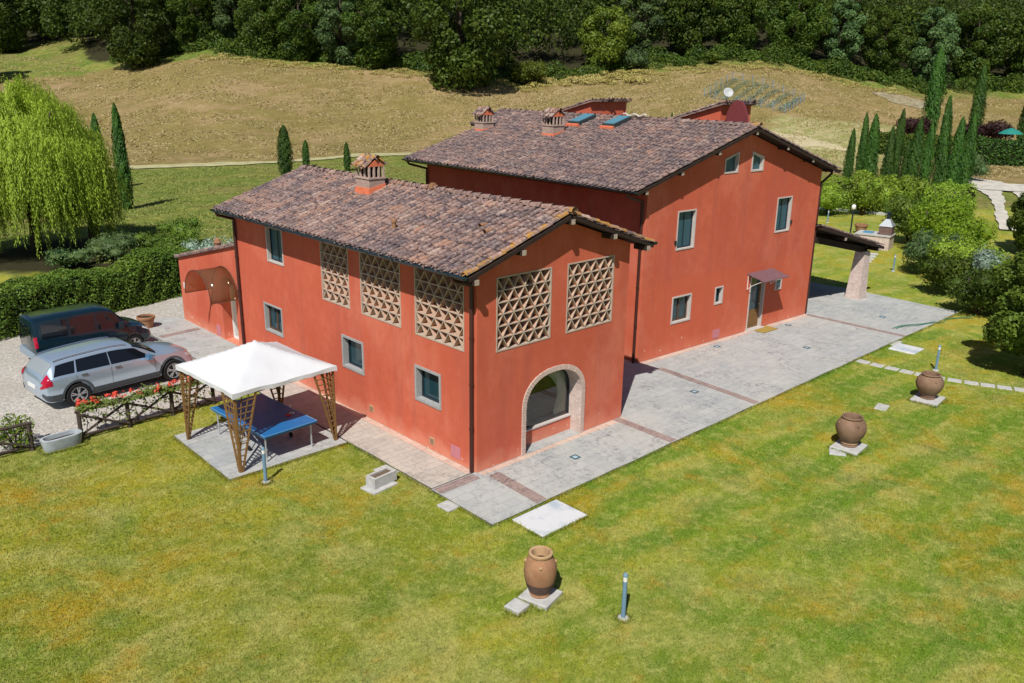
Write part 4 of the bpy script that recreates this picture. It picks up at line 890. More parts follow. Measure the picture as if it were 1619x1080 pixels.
# (column, distance, kind, size, what singles it out)
for (px, d, k, s_, lab) in (
    (232, 153, 1, 1.18, 'big dark rounded tree standing out at the wood edge above the willow'),
    (318, 158, 4, 1.05, 'dark tree at the crest of the mown hill left of the lighter wood edge'),
    (378, 160, 5, .95, 'grey green tree at the wood edge above the tallest left cypress'),
    (722, 143, 3, 1.62, 'largest round tree jutting from the wood onto the mown hill and casting a dark shadow'),
    (950, 159, 6, 1.20, 'yellow green rounded tree at the wood edge above the large chimneys'),
    (592, 151, 0, 1.10, 'broad mid green tree just left of the largest round tree'),
    (545, 152, 2, 1.02, 'grey green tree at the wood edge above the wing chimney'),
    (482, 152, 4, .98, 'bushy green tree at the wood edge above the small middle cypress'),
    (428, 154, 1, .95, 'dense green tree at the wood edge where the dry hill starts to fall'),
    (1010, 166, 2, 1.05, 'dark grey green tree right of the yellow green one'),
    (1080, 168, 0, 1.05, 'dark leafy tree at the wood edge left above the fenced vegetable plot'),
    (1160, 169, 3, 1.0, 'dark broad tree at the wood edge above the satellite dish'),
    (1240, 169, 1, 1.0, 'dark broad tree at the wood edge above the right end of the vegetable plot'),
    (1310, 171, 5, 1.05, 'grey green tree at the wood edge above the dry orange bank'),
    (1380, 172, 4, 1.02, 'dark tree at the wood edge above the pale scree'),
    (1450, 174, 2, 1.12, 'dark grey green tree behind the tall far cypress'),
    (1525, 176, 0, 1.15, 'dark broad tree between the two tall far cypresses'),
    (1600, 176, 3, 1.15, 'dark broad tree at the wood edge at the far right'),
    (20, 186, 3, 1.15, 'dark tree beyond the green meadow at the far left'),
    (95, 199, 1, 1.15, 'dark tree behind the middle of the green meadow'),
    (160, 192, 5, 1.1, 'grey green tree behind the right part of the green meadow'),
    (-35, 150, 4, 1.1, 'very dark tree cut by the left edge of the picture above the willow')):
    wood(px, d, k, s_, lab)
for px in (-110, -180, -260, -340, 1680, 1760, 1850, 1950):
    o = wood(px, 160 if px < 0 else 175, random.randrange(6), 1.1, 'dark broad tree of the wood outside the edge of the picture', 'trees at the edge of the wood')
# the mass behind: one object
def wood_mass():
    P = []; Nn = []; Rr = []
    rows = [(12, 7.2, 90), (24, 8.2, 90), (38, 9.5, 80), (55, 11, 60), (78, 14, 50)]
    for (off, sp, per) in rows:
        b = -430
        while b < 2100:
            px = b+random.uniform(-18, 18); bb = px-809.5; dt = float(np.interp(bb, TB[:, 0], TB[:, 2])); d = dt+off+random.uniform(-4, 4)
            b += sp*1332/(d*.954)*random.uniform(.75, 1.05)
            p = at(px, d); hgt = random.uniform(11, 16); rx = random.uniform(4.2, 6.5)
            for k in range(13):
                u = (k+.5)/13; zz = .25+.68*u; ang = k*2.4+random.random(); prof = math.sin(math.pi*min(1, zz/1.1)**.85); rr = rx*prof*random.uniform(.3, .8); lr = rx*random.uniform(.28, .45)
                kk = int(per*1.5); v = sphere_pts(kk, -.6); c = np.array((p.x+math.cos(ang)*rr, p.y+math.sin(ang)*rr, p.z+zz*hgt))
                P.append(c+v*lr*(1-RNG.random(len(v))**2*.3)[:, None]); Nn.append(v); Rr.append(np.clip(RNG.normal(random.uniform(.25, .7), .2, len(v)), 0, 1))
    P = np.concatenate(P); o = leaf_obj('wood', P, np.concatenate(Nn), .62, M_leaf_wood, np.concatenate(Rr), jit=.7)
    tag(o, 'dense dark wood covering the hillside behind the mown field', 'wood', kind='stuff')
wood_mass()
# undergrowth and tall dry grass along the edge
def scrub(name, label, mat, spots, size, per=700):
    P = []; Nn = []; Rr = []
    for (px, d, r, hgt) in spots:
        p = at(px, d); v = sphere_pts(int(per*r), -.1); P.append(np.array((p.x, p.y, p.z))+v*np.array((r, r, hgt))*(1-RNG.random(len(v))**2*.4)[:, None]); Nn.append(v); Rr.append(np.clip(RNG.normal(random.uniform(.3, .7), .25, len(v)), 0, 1))
    o = leaf_obj(name, np.concatenate(P), np.concatenate(Nn), size, mat, np.concatenate(Rr), jit=.7); return o
M_dry = leaf_mat('dry_grass', (.30, .26, .07), (.58, .48, .20), (.50, .42, .12))
o = scrub('dry_grass_fringe', '', M_dry, [(px+random.uniform(-8, 8), float(np.interp(px-809.5, TB[:, 0], TB[:, 2]))-random.uniform(-1, 4), random.uniform(.5, 1.6), random.uniform(.12, .45)) for px in range(330, 1420, 5)], .26, 110)
tag(o, 'fringe of tall yellow dry grass along the wood edge', 'grass', kind='stuff')
o = scrub('dry_grass_fringe', '', M_dry, [(px+random.uniform(-10, 10), random.uniform(148, 158), random.uniform(1, 2.6), random.uniform(.3, .9)) for px in range(790, 1010, 7)], .35, 220)
tag(o, 'patch of tall yellow grass left of the satellite dish below the wood', 'grass', kind='stuff')
o = scrub('undergrowth', '', M_leaf_wood, [(px+random.uniform(-8, 8), float(np.interp(px-809.5, TB[:, 0], TB[:, 2]))+random.uniform(2, 7), random.uniform(1.5, 3), random.uniform(1.2, 3.2)) for px in range(-200, 1900, 13) if not 5 < px < 200], .42, 260)
tag(o, 'dark undergrowth of bushes under the woodland trees', 'undergrowth', kind='stuff')
def bush(name, label, cat, mat, pos, r, hgt, leaf=.12, dens=260, seed=0, lob=9, low=0.0, kc=.60):
    rs = random.Random(seed); o = thing(name, label, cat, pos); lobes = [((0, 0, hgt*.45), (r*.8, r*.8, hgt*.48))]
    for k in range(lob):
        a = k*2.4+rs.random(); q = rs.uniform(.35, .75)*r; lobes.append(((math.cos(a)*q, math.sin(a)*q, hgt*rs.uniform(.35, .75)), (r*.38, r*.38, hgt*.26)))
    t = MB()
    for k in range(5): a = k*1.3; t.tube([(0, 0, -.1), (math.cos(a)*r*.3, math.sin(a)*r*.3, hgt*.4), (math.cos(a)*r*.55, math.sin(a)*r*.55, hgt*.75)], [.03*hgt, .02*hgt, .008*hgt], 5)
    t.build('stem', M_bark, o, smooth=True); crown(lobes, dens*2.2, leaf, 'foliage', mat, o, fill=.35)
    if kc: core(lobes, mat, o, kc)
    return o
def gp(px, d): return tuple(at(px, d))
bush('bush', 'round green bush on the dry grass just right of the largest round tree', 'bush', M_leaf_yel, gp(835, 150), 3.4, 4.2, .35, 60, 3)
bush('bush', 'low yellow green bush beside the tall dry grass at the wood edge', 'bush', M_leaf_yel, gp(795, 156), 2.6, 3.6, .35, 60, 5)
bush('bush', 'small green bush on the dry bank left of the vegetable plot', 'bush', M_leaf_wood, gp(1118, 159), 2.0, 2.4, .3, 70, 6)
bush('bush', 'dark rounded bush at the wood edge right of the yellow green tree', 'bush', M_leaf_wood2, gp(1000, 156), 2.6, 3.6, .3, 70, 7)

# --- cypresses
def cypress(h, r, seed, n=9500, leaf=.15):
    o = thing('cypress', 'x', 'tree'); t = MB(); t.tube([(0, 0, -.3), (0, 0, h*.5), (0, 0, h*.92)], [.10, .06, .015], 6); t.build('trunk', M_bark, o, smooth=True)
    rs = np.random.default_rng(seed); z = rs.random(n)**.8; ang = rs.random(n)*6.283; prof = np.sin(np.pi*np.clip(z*.93+.07, 0, 1)**.74)**.55
    lump = 1+.14*np.sin(ang*3+z*9+seed)+.12*np.sin(ang*5-z*31)+.08*np.sin(ang*9+z*57); rr = r*prof*lump*(1-rs.random(n)**2*.4)*(1+.22*(rs.random(n) < .05))
    P = np.stack([np.cos(ang)*rr, np.sin(ang)*rr, z*h+.05], 1); N = np.stack([np.cos(ang), np.sin(ang), np.full(n, .35)], 1)
    T = np.tile(np.array([[0., 0, 1]]), (n, 1)); rnd = np.clip(.5+.22*np.sin(ang*3+z*9)+rs.normal(0, .18, n), 0, 1)
    kb = MB(); kb.lathe([(r*.62*math.sin(math.pi*min(1, q*.93+.07)**.74)**.55, q*h) for q in [i/14 for i in range(14)]], 10); kb.build('inner_leaves', M_leaf_cyp, o, smooth=True)
    leaf_obj('crown', P, N, leaf, M_leaf_cyp, rnd, o, aspect=.5, jit=.45, tang=T); return o
cyp = [cypress(6, .62, 1), cypress(6, .55, 2), cypress(6, .70, 3)]; cused = set()
def put_cyp(px, d, ytop, wpx, label, kind):
    p = at(px, d); h = z_of(ytop, d)-p.z; px -= (px-809.5)*.22*h/(d*.954+2.8); p = at(px, d); wid = wpx/1332*(d*.96)
    o = cyp[kind] if kind not in cused else dup(cyp[kind]); cused.add(kind)
    o.location = p; o.scale = (wid/1.42, wid/1.42, h/6); o.rotation_euler = (R(random.uniform(-1, 1)), R(random.uniform(-1, 1)), random.uniform(0, 6.28)); tag(o, label, 'tree', 'cypresses'); return o
for a in ((150, 70, 190, 22, 'short cypress half hidden behind the right side of the willow', 0),
    (186, 60, 174, 27, 'tall slim dark cypress right beside the willow', 1),
    (448, 83, 204, 23, 'dark cypress behind the left end of the wing roof, tallest of the three there', 2),
    (482, 90, 226, 13, 'smallest cypress, behind the wing roof between two others', 0),
    (548, 87, 229, 14, 'small cypress just left of the wing chimney', 1),
    (1344, 71, 197, 17, 'leftmost cypress of the row beyond the farmhouse, standing apart', 0),
    (1368, 73, 172, 19, 'cypress second from the left in the row, touching a fuller one', 1),
    (1382, 69, 174, 22, 'full cypress third from the left in the row beyond the hedge', 2),
    (1408, 66, 193, 23, 'full leaning cypress in front of a slimmer taller one', 1),
    (1421, 72, 165, 19, 'slim cypress rising behind the full leaning one', 0),
    (1433, 71, 215, 14, 'short dark cypress tucked behind the left of the middle cypress', 2),
    (1447, 65, 180, 22, 'broad columnar cypress in the middle of the row', 2),
    (1469, 67, 186, 20, 'columnar cypress right of the middle one, above the round bush', 0),
    (1497, 68, 144, 25, 'tallest pointed cypress of the near row', 1),
    (1513, 68, 177, 22, 'blunt broad cypress just right of the tallest pointed one', 2),
    (1535, 70, 171, 22, 'rightmost cypress of the near row beside the gravel track', 0),
    (1479, 122, 68, 25, 'very tall cypress standing against the wood behind the far hedge', 2),
    (1549, 122, 92, 22, 'tall cypress against the wood, second of the two far ones', 0),
    (1622, 118, 134, 22, 'cypress cut by the right edge of the picture behind the far hedge', 1),
    (1060, 124, 174, 7, 'tiny dark cypress sapling on the field just above the main roof ridge', 1)): put_cyp(*a)

# --- willow
def willow(name, label, pos, R0, H, n_str, seed, open_=1.0):
    rs = np.random.default_rng(seed); o = thing(name, label, 'tree', pos); t = MB()
    t.tube([(0, 0, -.3), (.1, .05, 1.4), (0, .2, 2.6)], [.34, .27, .22], 10)
    for k in range(9):
        a = k*.7+.3; q = R0*(.45+.35*((k*37) % 10)/10)
        t.tube([(0, .2, 2.4), (math.cos(a)*q*.4, math.sin(a)*q*.4, H*.55), (math.cos(a)*q*.8, math.sin(a)*q*.8, H*.82)], [.16, .10, .03], 6)
    t.build('trunk', M_bark, o, smooth=True)
    P = []; T = []; Rr = []; Nn = []
    # tufts: groups of strands hanging from the same bough
    nt_ = n_str//26
    for k in range(nt_):
        a0 = rs.random()*6.283; q0 = R0*math.sqrt(rs.random())*.92; zt = H*(1-.42*(q0/R0)**2)*rs.uniform(.86, 1.02); tone = rs.uniform(.25, .8); ln = rs.uniform(.45, .95)
        for j in range(26):
            a = a0+rs.normal(0, .13); q = q0+rs.normal(0, .30); out = rs.uniform(.1, .9); top = zt+rs.normal(0, .18); L = (top-.35)*ln*rs.uniform(.55, 1.08); m = int(L/.085)+2
            s = np.linspace(0, 1, m); rad = q+out*(1-np.exp(-s*3.5))+rs.normal(0, .02, m); zz = top+.25*np.sin(np.minimum(s*6, 3.14))-L*s**1.05
            sw = rs.normal(0, .03)+.04*np.sin(s*5+rs.random()*6)
            P.append(np.stack([np.cos(a+sw)*rad, np.sin(a+sw)*rad, zz], 1)+rs.normal(0, .04, (m, 3))); T.append(np.tile([[0, 0, 1.]], (m, 1))); Nn.append(np.tile([[math.cos(a), math.sin(a), .4]], (m, 1)))
            Rr.append(np.clip(tone+.2*(1-s)+rs.normal(0, .14, m), 0, 1))
    leaf_obj('crown', np.concatenate(P), np.concatenate(Nn), .17, M_leaf_wil, np.concatenate(Rr), o, aspect=.26, jit=.5, tang=np.concatenate(T)); return o
pw = at(58, 45); willow('weeping_willow', 'large bright green weeping willow at the left edge with strands almost to the ground', tuple(pw), 3.9, 9.0, 3400, 5)
pw2 = at(150, 46.5); willow('weeping_willow', 'smaller darker weeping willow clump right of the big willow beside the cypress', tuple(pw2), 1.75, 5.6, 900, 6)
pw3 = at(-40, 42); willow('weeping_willow', 'outer willow clump cut by the left edge of the picture', tuple(pw3), 2.4, 7.6, 900, 8)
bush('shrub', 'dark low shrub in the shade under the right of the willow', 'shrub', M_leaf_wood2, gp(178, 43), 1.6, 1.5, .12, 200, 12)
bush('shrub', 'dark low shrub under the middle of the big willow', 'shrub', M_leaf_wood2, gp(110, 41), 1.3, 1.0, .12, 200, 13)
bush('shrub', 'dark shrub between the willow shade and the round bushes', 'shrub', M_leaf_wood, gp(238, 45), 1.3, 1.2, .12, 200, 14)

# --- hedges
def hedge(name, label, path, thick, hgt, mat, leaf=.10, dens=230, amp=.10, seed=0, tops=None, group=None):
    """clipped hedge along a path: dark boxes inside that block the light and a skin of leaves"""
    rs = np.random.default_rng(seed); o = thing(name, label, 'hedge', (path[0][0], path[0][1], hz(*path[0])), group=group); ox, oy, oz = o.location
    P = []; N = []; L = 0; tot = 0; core = MB()
    for k in range(len(path)-1):
        a = np.array(path[k], float); b = np.array(path[k+1], float); ln = np.linalg.norm(b-a); t = (b-a)/ln; nn = np.array([-t[1], t[0]])
        per = thick+2*hgt; n = int(ln*per*dens); s = rs.random(n)*ln; q = rs.random(n)*per
        top = lambda u: hgt+amp*1.4*np.sin(u*1.1+seed)+amp*.9*np.sin(u*2.7+1)+(0 if tops is None else np.interp(u, tops[0], tops[1]))
        H_ = top(L+s); lat = np.where(q < hgt, -thick/2, np.where(q > hgt+thick, thick/2, q-hgt-thick/2)); zz = np.where(q < hgt, q/hgt*H_, np.where(q > hgt+thick, (per-q)/hgt*H_, H_))
        ed = np.clip((np.abs(lat)/(thick/2))**6, 0, 1)*np.clip((zz/H_)**8, 0, 1); zz = zz-ed*.18; lat = lat*(1-ed*.10)
        bl = amp*(np.sin((L+s)*3.1+zz*2.3+seed)+.7*np.sin((L+s)*7.3-zz*4))*.5
        nx = np.where(q < hgt, -1., np.where(q > hgt+thick, 1., 0.)); nz = np.where(nx == 0, 1., .15)
        dep = rs.random(n)**2*.16; lat = lat+nx*(bl-dep); zz = zz+(nx == 0)*(bl-dep)
        xy = a[None]+t[None]*s[:, None]+nn[None]*lat[:, None]; gz = hz_np(xy[:, 0], xy[:, 1])
        P.append(np.stack([xy[:, 0]-ox, xy[:, 1]-oy, gz-oz+np.maximum(zz, .03)], 1)); N.append(np.stack([nn[0]*nx, nn[1]*nx, nz], 1))
        m = max(1, int(ln/.8))
        for j in range(m):
            s0, s1 = ln*j/m, ln*(j+1)/m; hh = float(min(top(L+s0), top(L+s1)))-.28; w2 = thick/2-.2; vs = []
            for (u, sg) in ((s0, -1), (s1, -1), (s1, 1), (s0, 1)): c = a+t*u+nn*sg*w2; vs.append((c[0]-ox, c[1]-oy, hz(c[0], c[1])-oz))
            core.add([(v[0], v[1], v[2]-.1) for v in vs]+[(v[0], v[1], v[2]+hh) for v in vs], ((4,5,6,7),(0,1,5,4),(1,2,6,5),(2,3,7,6),(3,0,4,7)))
        for e, sg in ((0, -1), (1, 1)):
            if (e == 0 and k == 0) or (e == 1 and k == len(path)-2):
                n2 = int(thick*hgt*dens); c = a if e == 0 else b; la = (rs.random(n2)-.5)*thick; z2 = rs.random(n2)*hgt; dp = rs.random(n2)**2*.15
                xy = c[None]+nn[None]*la[:, None]+t[None]*(sg*(.02-dp))[:, None]; gz = hz_np(xy[:, 0], xy[:, 1])
                P.append(np.stack([xy[:, 0]-ox, xy[:, 1]-oy, gz-oz+z2], 1)); N.append(np.tile([[t[0]*sg, t[1]*sg, .15]], (n2, 1)))
        L += ln
    P = np.concatenate(P); N = np.concatenate(N); r = np.clip(.5+.25*np.sin(P[:, 0]*2.1)*np.sin(P[:, 1]*2.3+P[:, 2]*3)+rs.normal(0, .24, len(P)), 0, 1)
    core.build('shade_core', plain(name+'_shade_core', (.018, .025, .010), .95, .05, var=.3), o)  # near-black boxes added so no light shows through the hedge
    leaf_obj('foliage', P, N, leaf, mat, r, o, aspect=.55, jit=.7); return o
hedge('hedge', 'long clipped green hedge behind the parked cars along the gravel yard', [(-16, 20.2), (-6.2, 20.35), (-2.9, 21.3), (1.6, 22.5), (4.0, 23.3)], 1.8, 1.62, M_leaf_hedge, .10, 440, .13, 2, tops=([0, 10, 12.2, 13.3, 14.4, 16.5, 17.7, 19, 21], [.0, 0, .05, .50, .05, .1, .45, .1, .2]))
bush('bush', 'round clipped bush behind the hedge beside the annex roof', 'bush', M_leaf_hedge, gp(283, 40.5), 1.3, 2.0, .11, 480, 21, 5)
bush('bush', 'silvery grey green bush between the round bush and the wing wall', 'bush', M_leaf_silver, gp(312, 37.5), 1.25, 2.1, .13, 420, 22)
bush('bush', 'bright green bush touching the hedge just left of the silvery bush', 'bush', M_leaf_hedge, gp(262, 37), 1.3, 2.1, .11, 420, 23)
bush('bush', 'pale flowering bush against the back of the wing above the annex', 'bush', M_leaf_silver, gp(356, 38), 1.4, 2.3, .13, 380, 24)
bush('bush', 'round clipped yellow green bush further back in the grass by the willow shade', 'bush', M_leaf_hedge, gp(290, 47), 1.25, 1.7, .12, 380, 25, 4)
hedge('hedge', 'hedge with rounded tops beyond the farmhouse, behind the barbecue', [(50.0, 22.0), (51.6, 17.5), (52.2, 12.9), (52.6, 11.6)], 2.6, 2.0, M_leaf_sunlit, .15, 150, .28, 5, tops=([0, 2, 4, 6, 8, 11], [.2, .5, 0, .7, .2, .1]))
hedge('hedge', 'short hedge between the round bush and the middle cypresses', [(53.2, 10.2), (52.5, 7.6)], 2.2, 2.1, M_leaf_sunlit, .15, 150, .2, 6)
bush('bush', 'big round clipped bush in front of the tallest near cypress', 'bush', M_leaf_sunlit, gp(1490, 57.5), 1.9, 3.4, .15, 260, 31, 3)
bush('bush', 'round topped bush at the foot of the third cypress', 'bush', M_leaf_sunlit, gp(1362, 62), 1.5, 3.3, .15, 260, 32, 3)
bush('bush', 'round topped bush between the leaning cypress and its neighbours', 'bush', M_leaf_sunlit, gp(1393, 63.5), 1.5, 2.9, .15, 260, 33, 3)
bush('bush', 'leafy bush left of the cypress row against the farmhouse corner', 'bush', M_leaf_sunlit, gp(1310, 62), 1.9, 2.4, .16, 220, 34, 6)
bush('bush', 'low bush between the middle cypress and the columnar one', 'bush', M_leaf_sunlit, gp(1430, 64), 1.5, 2.9, .15, 220, 35, 4)
bush('bush', 'dark bush at the right end of the rounded hedge', 'bush', M_leaf_wood2, gp(1417, 58.5), 1.0, 1.9, .14, 240, 36, 4)
hedge('hedge', 'far squared hedge with the pool garden behind it, under the tall far cypresses', [at(1372, 112).xy, at(1440, 110).xy, at(1500, 108).xy], 2.4, 2.5, M_leaf_hedge, .28, 45, .15, 7)
hedge('hedge', 'far dark squared hedge at the right edge below the green umbrella', [at(1540, 104).xy, at(1680, 100).xy], 2.4, 3.0, M_leaf_cyp, .28, 45, .12, 8)
bush('bush', 'dark red leaved bush left of the very tall far cypress', 'bush', M_leaf_purple, gp(1440, 121), 2.6, 3.2, .3, 90, 41)
bush('bush', 'dark red leaved bush right of the second far cypress', 'bush', M_leaf_purple, gp(1572, 121), 2.6, 3.2, .3, 90, 42)
bush('bush', 'small dark red bush left of the second far cypress', 'bush', M_leaf_purple, gp(1530, 121), 2.0, 2.6, .3, 90, 43)
bush('bush', 'green bush beside the gravel track behind the rightmost near cypress', 'bush', M_leaf_wood2, gp(1528, 86), 2.2, 3.0, .22, 110, 44)
# shrub border along the right of the lawn
bb = [('dark green shrub at the near end of the border facing the barbecue', M_leaf_hedge, 1438, 50.5, 1.9, 3.0), ('feathery bright yellow green shrub in the border, lightest of all', M_leaf_bright, 1480, 47.0, 1.9, 3.5),
      ('bright yellow green shrub right of the feathery one', M_leaf_bright, 1512, 44.0, 1.6, 2.8), ('dark leaved shrub with pale flowers in the middle of the border', M_leaf_wood2, 1468, 42.5, 1.7, 2.2),
      ('dense mid green shrub in the middle of the border', M_leaf_sunlit, 1526, 39.5, 1.8, 2.6), ('dark shrub casting shade on the lawn below the mid green one', M_leaf_wood, 1498, 38, 1.5, 2.1),
      ('blue green shrub with white blossom near the right edge', M_leaf_silver, 1566, 37.0, 1.4, 2.3), ('yellow green shrub right of the white blossom', M_leaf_bright, 1608, 35.5, 1.6, 2.5),
      ('dark green shrub below the white blossom', M_leaf_wood, 1545, 34.5, 1.4, 2.2), ('dark green shrub at the right edge above the small lawn tree', M_leaf_hedge, 1640, 33, 1.9, 2.9)]
for k, (lab, m, px, d, r, hh) in enumerate(bb): bush('shrub', lab, 'shrub', m, gp(px, d), r, hh, .13, 330, 50+k, 10)
tr = limb_tree('small_tree', 'small dark leafy tree at the right edge casting its shadow on the lawn', 'tree', M_leaf_hedge, 4.2, 1.75, 71, leaf=.13, per=5200, low=.22, lob=22); place(tr, 1622, 26.8, rot=1.0)
tr = limb_tree('small_tree', 'dark spreading tree on the grass right of the wheel tracks', 'tree', M_leaf_wood, 4.4, 2.4, 72, leaf=.17, per=4200, low=.15, lob=20); place(tr, 1640, 48, rot=2.0)

# ------------------------------------------------------------------ garden objects
LAWN = hz
def jar(label, pos, kind, h, r, mats, ped_rot):
    o = thing('terracotta_jar', label, 'jar', (pos[0], pos[1], .085), random.random(), 'terracotta jars'); m1, mb_, mr = mats
    if kind == 'tall': prof = [(.60, .0), (.64, .03), (.60, .06), (.66, .10), (.80, .20), (.93, .36), (1.0, .55), (.98, .68), (.88, .80), (.70, .89), (.62, .92)]; rim = [(.62, .92), (.70, .925), (.74, .95), (.73, .985), (.66, 1.0), (.56, .99), (.52, .95), (.50, .85), (.45, .70)]
    else: prof = [(.52, .0), (.56, .03), (.53, .07), (.58, .12), (.54, .15), (.66, .22), (.86, .36), (.98, .52), (1.0, .62), (.95, .74), (.82, .85), (.60, .93), (.55, .935)]; rim = [(.58, .93), (.66, .94), (.70, .96), (.69, .985), (.64, 1.0), (.58, .985), (.55, .94), (.54, .84), (.53, .70)]
    f = lambda p: [(a*r, b*h) for a, b in p]
    b = MB(); b.lathe(f(prof), 40); b.build('jar_body', m1, o, auto=True)
    b = MB(); b.lathe(f(rim), 40); b.build('rim', mr, o, auto=True)
    b = MB(); b.lathe([(0, .80*h), (.50*r, .80*h)], 24); b.build('soil', M_soil, o)
    z0, z1 = (.12, .34) if kind == 'tall' else (.10, .13)
    pp = [(np.interp(z, [q[1] for q in prof], [q[0] for q in prof])*r+.004, z*h) for z in np.linspace(z0, z1, 6)]
    b = MB(); b.lathe(pp, 40); b.build('glaze_band', mb_, o, auto=True)
    for k in range(4):
        a = k*math.pi/2+.4; zz = .78*h; rr = np.interp(.78, [q[1] for q in prof], [q[0] for q in prof])*r
        b = MB(); b.lathe([(0, -.03), (.028, -.02), (.032, 0), (.02, .03), (0, .035)], 8, (math.cos(a)*rr, math.sin(a)*rr, zz)); b.build('boss', mr, o, smooth=True)
    return o
def slab(name, label, cat, c, sx, sy, h, rot=0, mat=None, group=None, z=0):
    mb = MB(); bv = .012; mb.add([(-sx/2, -sy/2, 0), (sx/2, -sy/2, 0), (sx/2, sy/2, 0), (-sx/2, sy/2, 0), (-sx/2, -sy/2, h-bv), (sx/2, -sy/2, h-bv), (sx/2, sy/2, h-bv), (-sx/2, sy/2, h-bv),
        (-sx/2+bv, -sy/2+bv, h), (sx/2-bv, -sy/2+bv, h), (sx/2-bv, sy/2-bv, h), (-sx/2+bv, sy/2-bv, h)], ((0,3,2,1),(0,1,5,4),(1,2,6,5),(2,3,7,6),(3,0,4,7),(4,5,9,8),(5,6,10,9),(6,7,11,10),(7,4,8,11),(8,9,10,11)))
    o = mb.build(name, mat or M_conc); o.location = (c[0], c[1], z); o.rotation_euler = (0, 0, rot); return tag(o, label, cat, group)
jar('tall barrel shaped terracotta jar with a dark lower band, nearest on the lawn', (-2.45, -4.66), 'tall', .90, .31, (M_terra, M_terra_dark, M_terra_gold), 0)
jar('round brown terracotta jar on the lawn, middle one of the three jars', (8.50, -5.36), 'round', .84, .39, (M_terra2, M_terra_gold, M_terra2), 0)
jar('round greyish brown terracotta jar beside the stepping stones, farthest of the three jars', (13.75, -5.32), 'round', .80, .40, (M_terra2, M_terra_dark, M_terra2), 0)
slab('stone_plinth', 'square stone plinth under the tall barrel shaped jar', 'plinth', (-2.45, -4.68), .62, .62, .085, .25)
slab('stone_plinth', 'square stone plinth under the middle round jar', 'plinth', (8.48, -5.38), .80, .72, .085, .1)
slab('stone_plinth', 'square stone plinth under the farthest jar', 'plinth', (13.75, -5.34), .90, .78, .085, .1)
slab('stone_block', 'loose small grey stone block left of the nearest jar', 'stone block', (-3.02, -4.64), .33, .34, .09, .15)
slab('flat_stone', 'flat grey stone in the grass left of the middle jar plinth', 'flat stone', (8.05, -5.28), .55, .42, .035, .5)
slab('flat_stone', 'small worn flat stone in the grass left of the farthest jar', 'flat stone', (12.1, -4.65), .55, .35, .02, .2)
slab('marble_slab', 'large white stained slab on the grass at the near terrace corner', 'slab', (-.21, -2.72), 1.40, .96, .06, .0, M_slab)
slab('marble_slab', 'white slab with bluish stain on the grass by the far terrace edge', 'slab', (18.5, -2.68), .95, .92, .04, .02, M_slab)
slab('flat_stone', 'grey flat stone between the far white slab and the terrace edge', 'flat stone', (18.9, -2.12), .75, .22, .04, .02)
slab('flat_stone', 'grey flagstone against the walk edge near the terrace corner', 'flat stone', (-1.54, -.80), .34, .42, .05, .05)
slab('flat_stone', 'flat stone between the stone trough and the walk', 'flat stone', (-1.55, 1.62), .40, .55, .04, .05)
def bollard(label, x, y, h=.93, lean=0):
    z = hz(x, y); o = thing('garden_bollard', label, 'bollard light', (x, y, z), 0, 'bollard lights on the lawn'); o.rotation_euler = (0, lean, 0)
    b = MB(); b.tube([(0, 0, -.05), (0, 0, h*.82)], .042, 14); b.build('post', M_bluegrey, o, auto=True)
    b = MB(); b.lathe([(.040, h*.825), (.040, h*.93)], 14); b.build('lens', M_whiteplastic, o, smooth=True)
    b = MB(); b.lathe([(.047, h*.932), (.047, h*.96), (.02, h), (0, h)], 14); b.build('cap', M_bluegrey, o, auto=True)
    b = MB(); b.lathe([(0, .045), (.05, .045), (.10, .03), (.105, 0)], 16); b.build('foot', M_conc, o, auto=True)
for a in (('bollard light on the open lawn right of the nearest jar', -1.79, -6.14, .95), ('bollard light in front of the white pavilion', -4.05, 3.04, .93), ('bollard light behind the farthest jar near the stepping stones', 16.86, -4.37, .92),
          ('bollard light on the lawn right of the barbecue', 31.49, 3.48, .9), ('distant bollard light behind the porch roof near the hedge', 43.64, 13.37, .85)): bollard(*a)
ss = [(15.85, -2.30), (15.86, -2.80), (15.90, -3.30), (15.95, -3.78), (16.02, -4.25), (16.13, -4.72), (16.28, -5.20), (16.45, -5.66), (16.62, -6.10), (16.80, -6.54), (17.0, -6.98), (17.2, -7.42), (17.42, -7.86)]
for k, (x, y) in enumerate(ss):
    x2, y2 = ss[min(k+1, len(ss)-1)]; x1, y1 = ss[max(k-1, 0)]
    slab('stepping_stone', 'rectangular stone of the curved line of stepping stones on the right lawn', 'stepping stone', (x, y), .42, .34, .025, math.atan2(y2-y1, x2-x1), group='stepping stones across the right lawn')
slab('stepping_stone', 'rectangular stone of the short line of stepping stones before the barbecue', 'stepping stone', (32.2, 5.3), .5, .4, .03, .5, group='stepping stones before the barbecue')
for k in range(1, 5): slab('stepping_stone', 'rectangular stone of the short line of stepping stones before the barbecue', 'stepping stone', (32.2+k*.75, 5.3+k*.22), .5, .4, .03, .5, group='stepping stones before the barbecue')
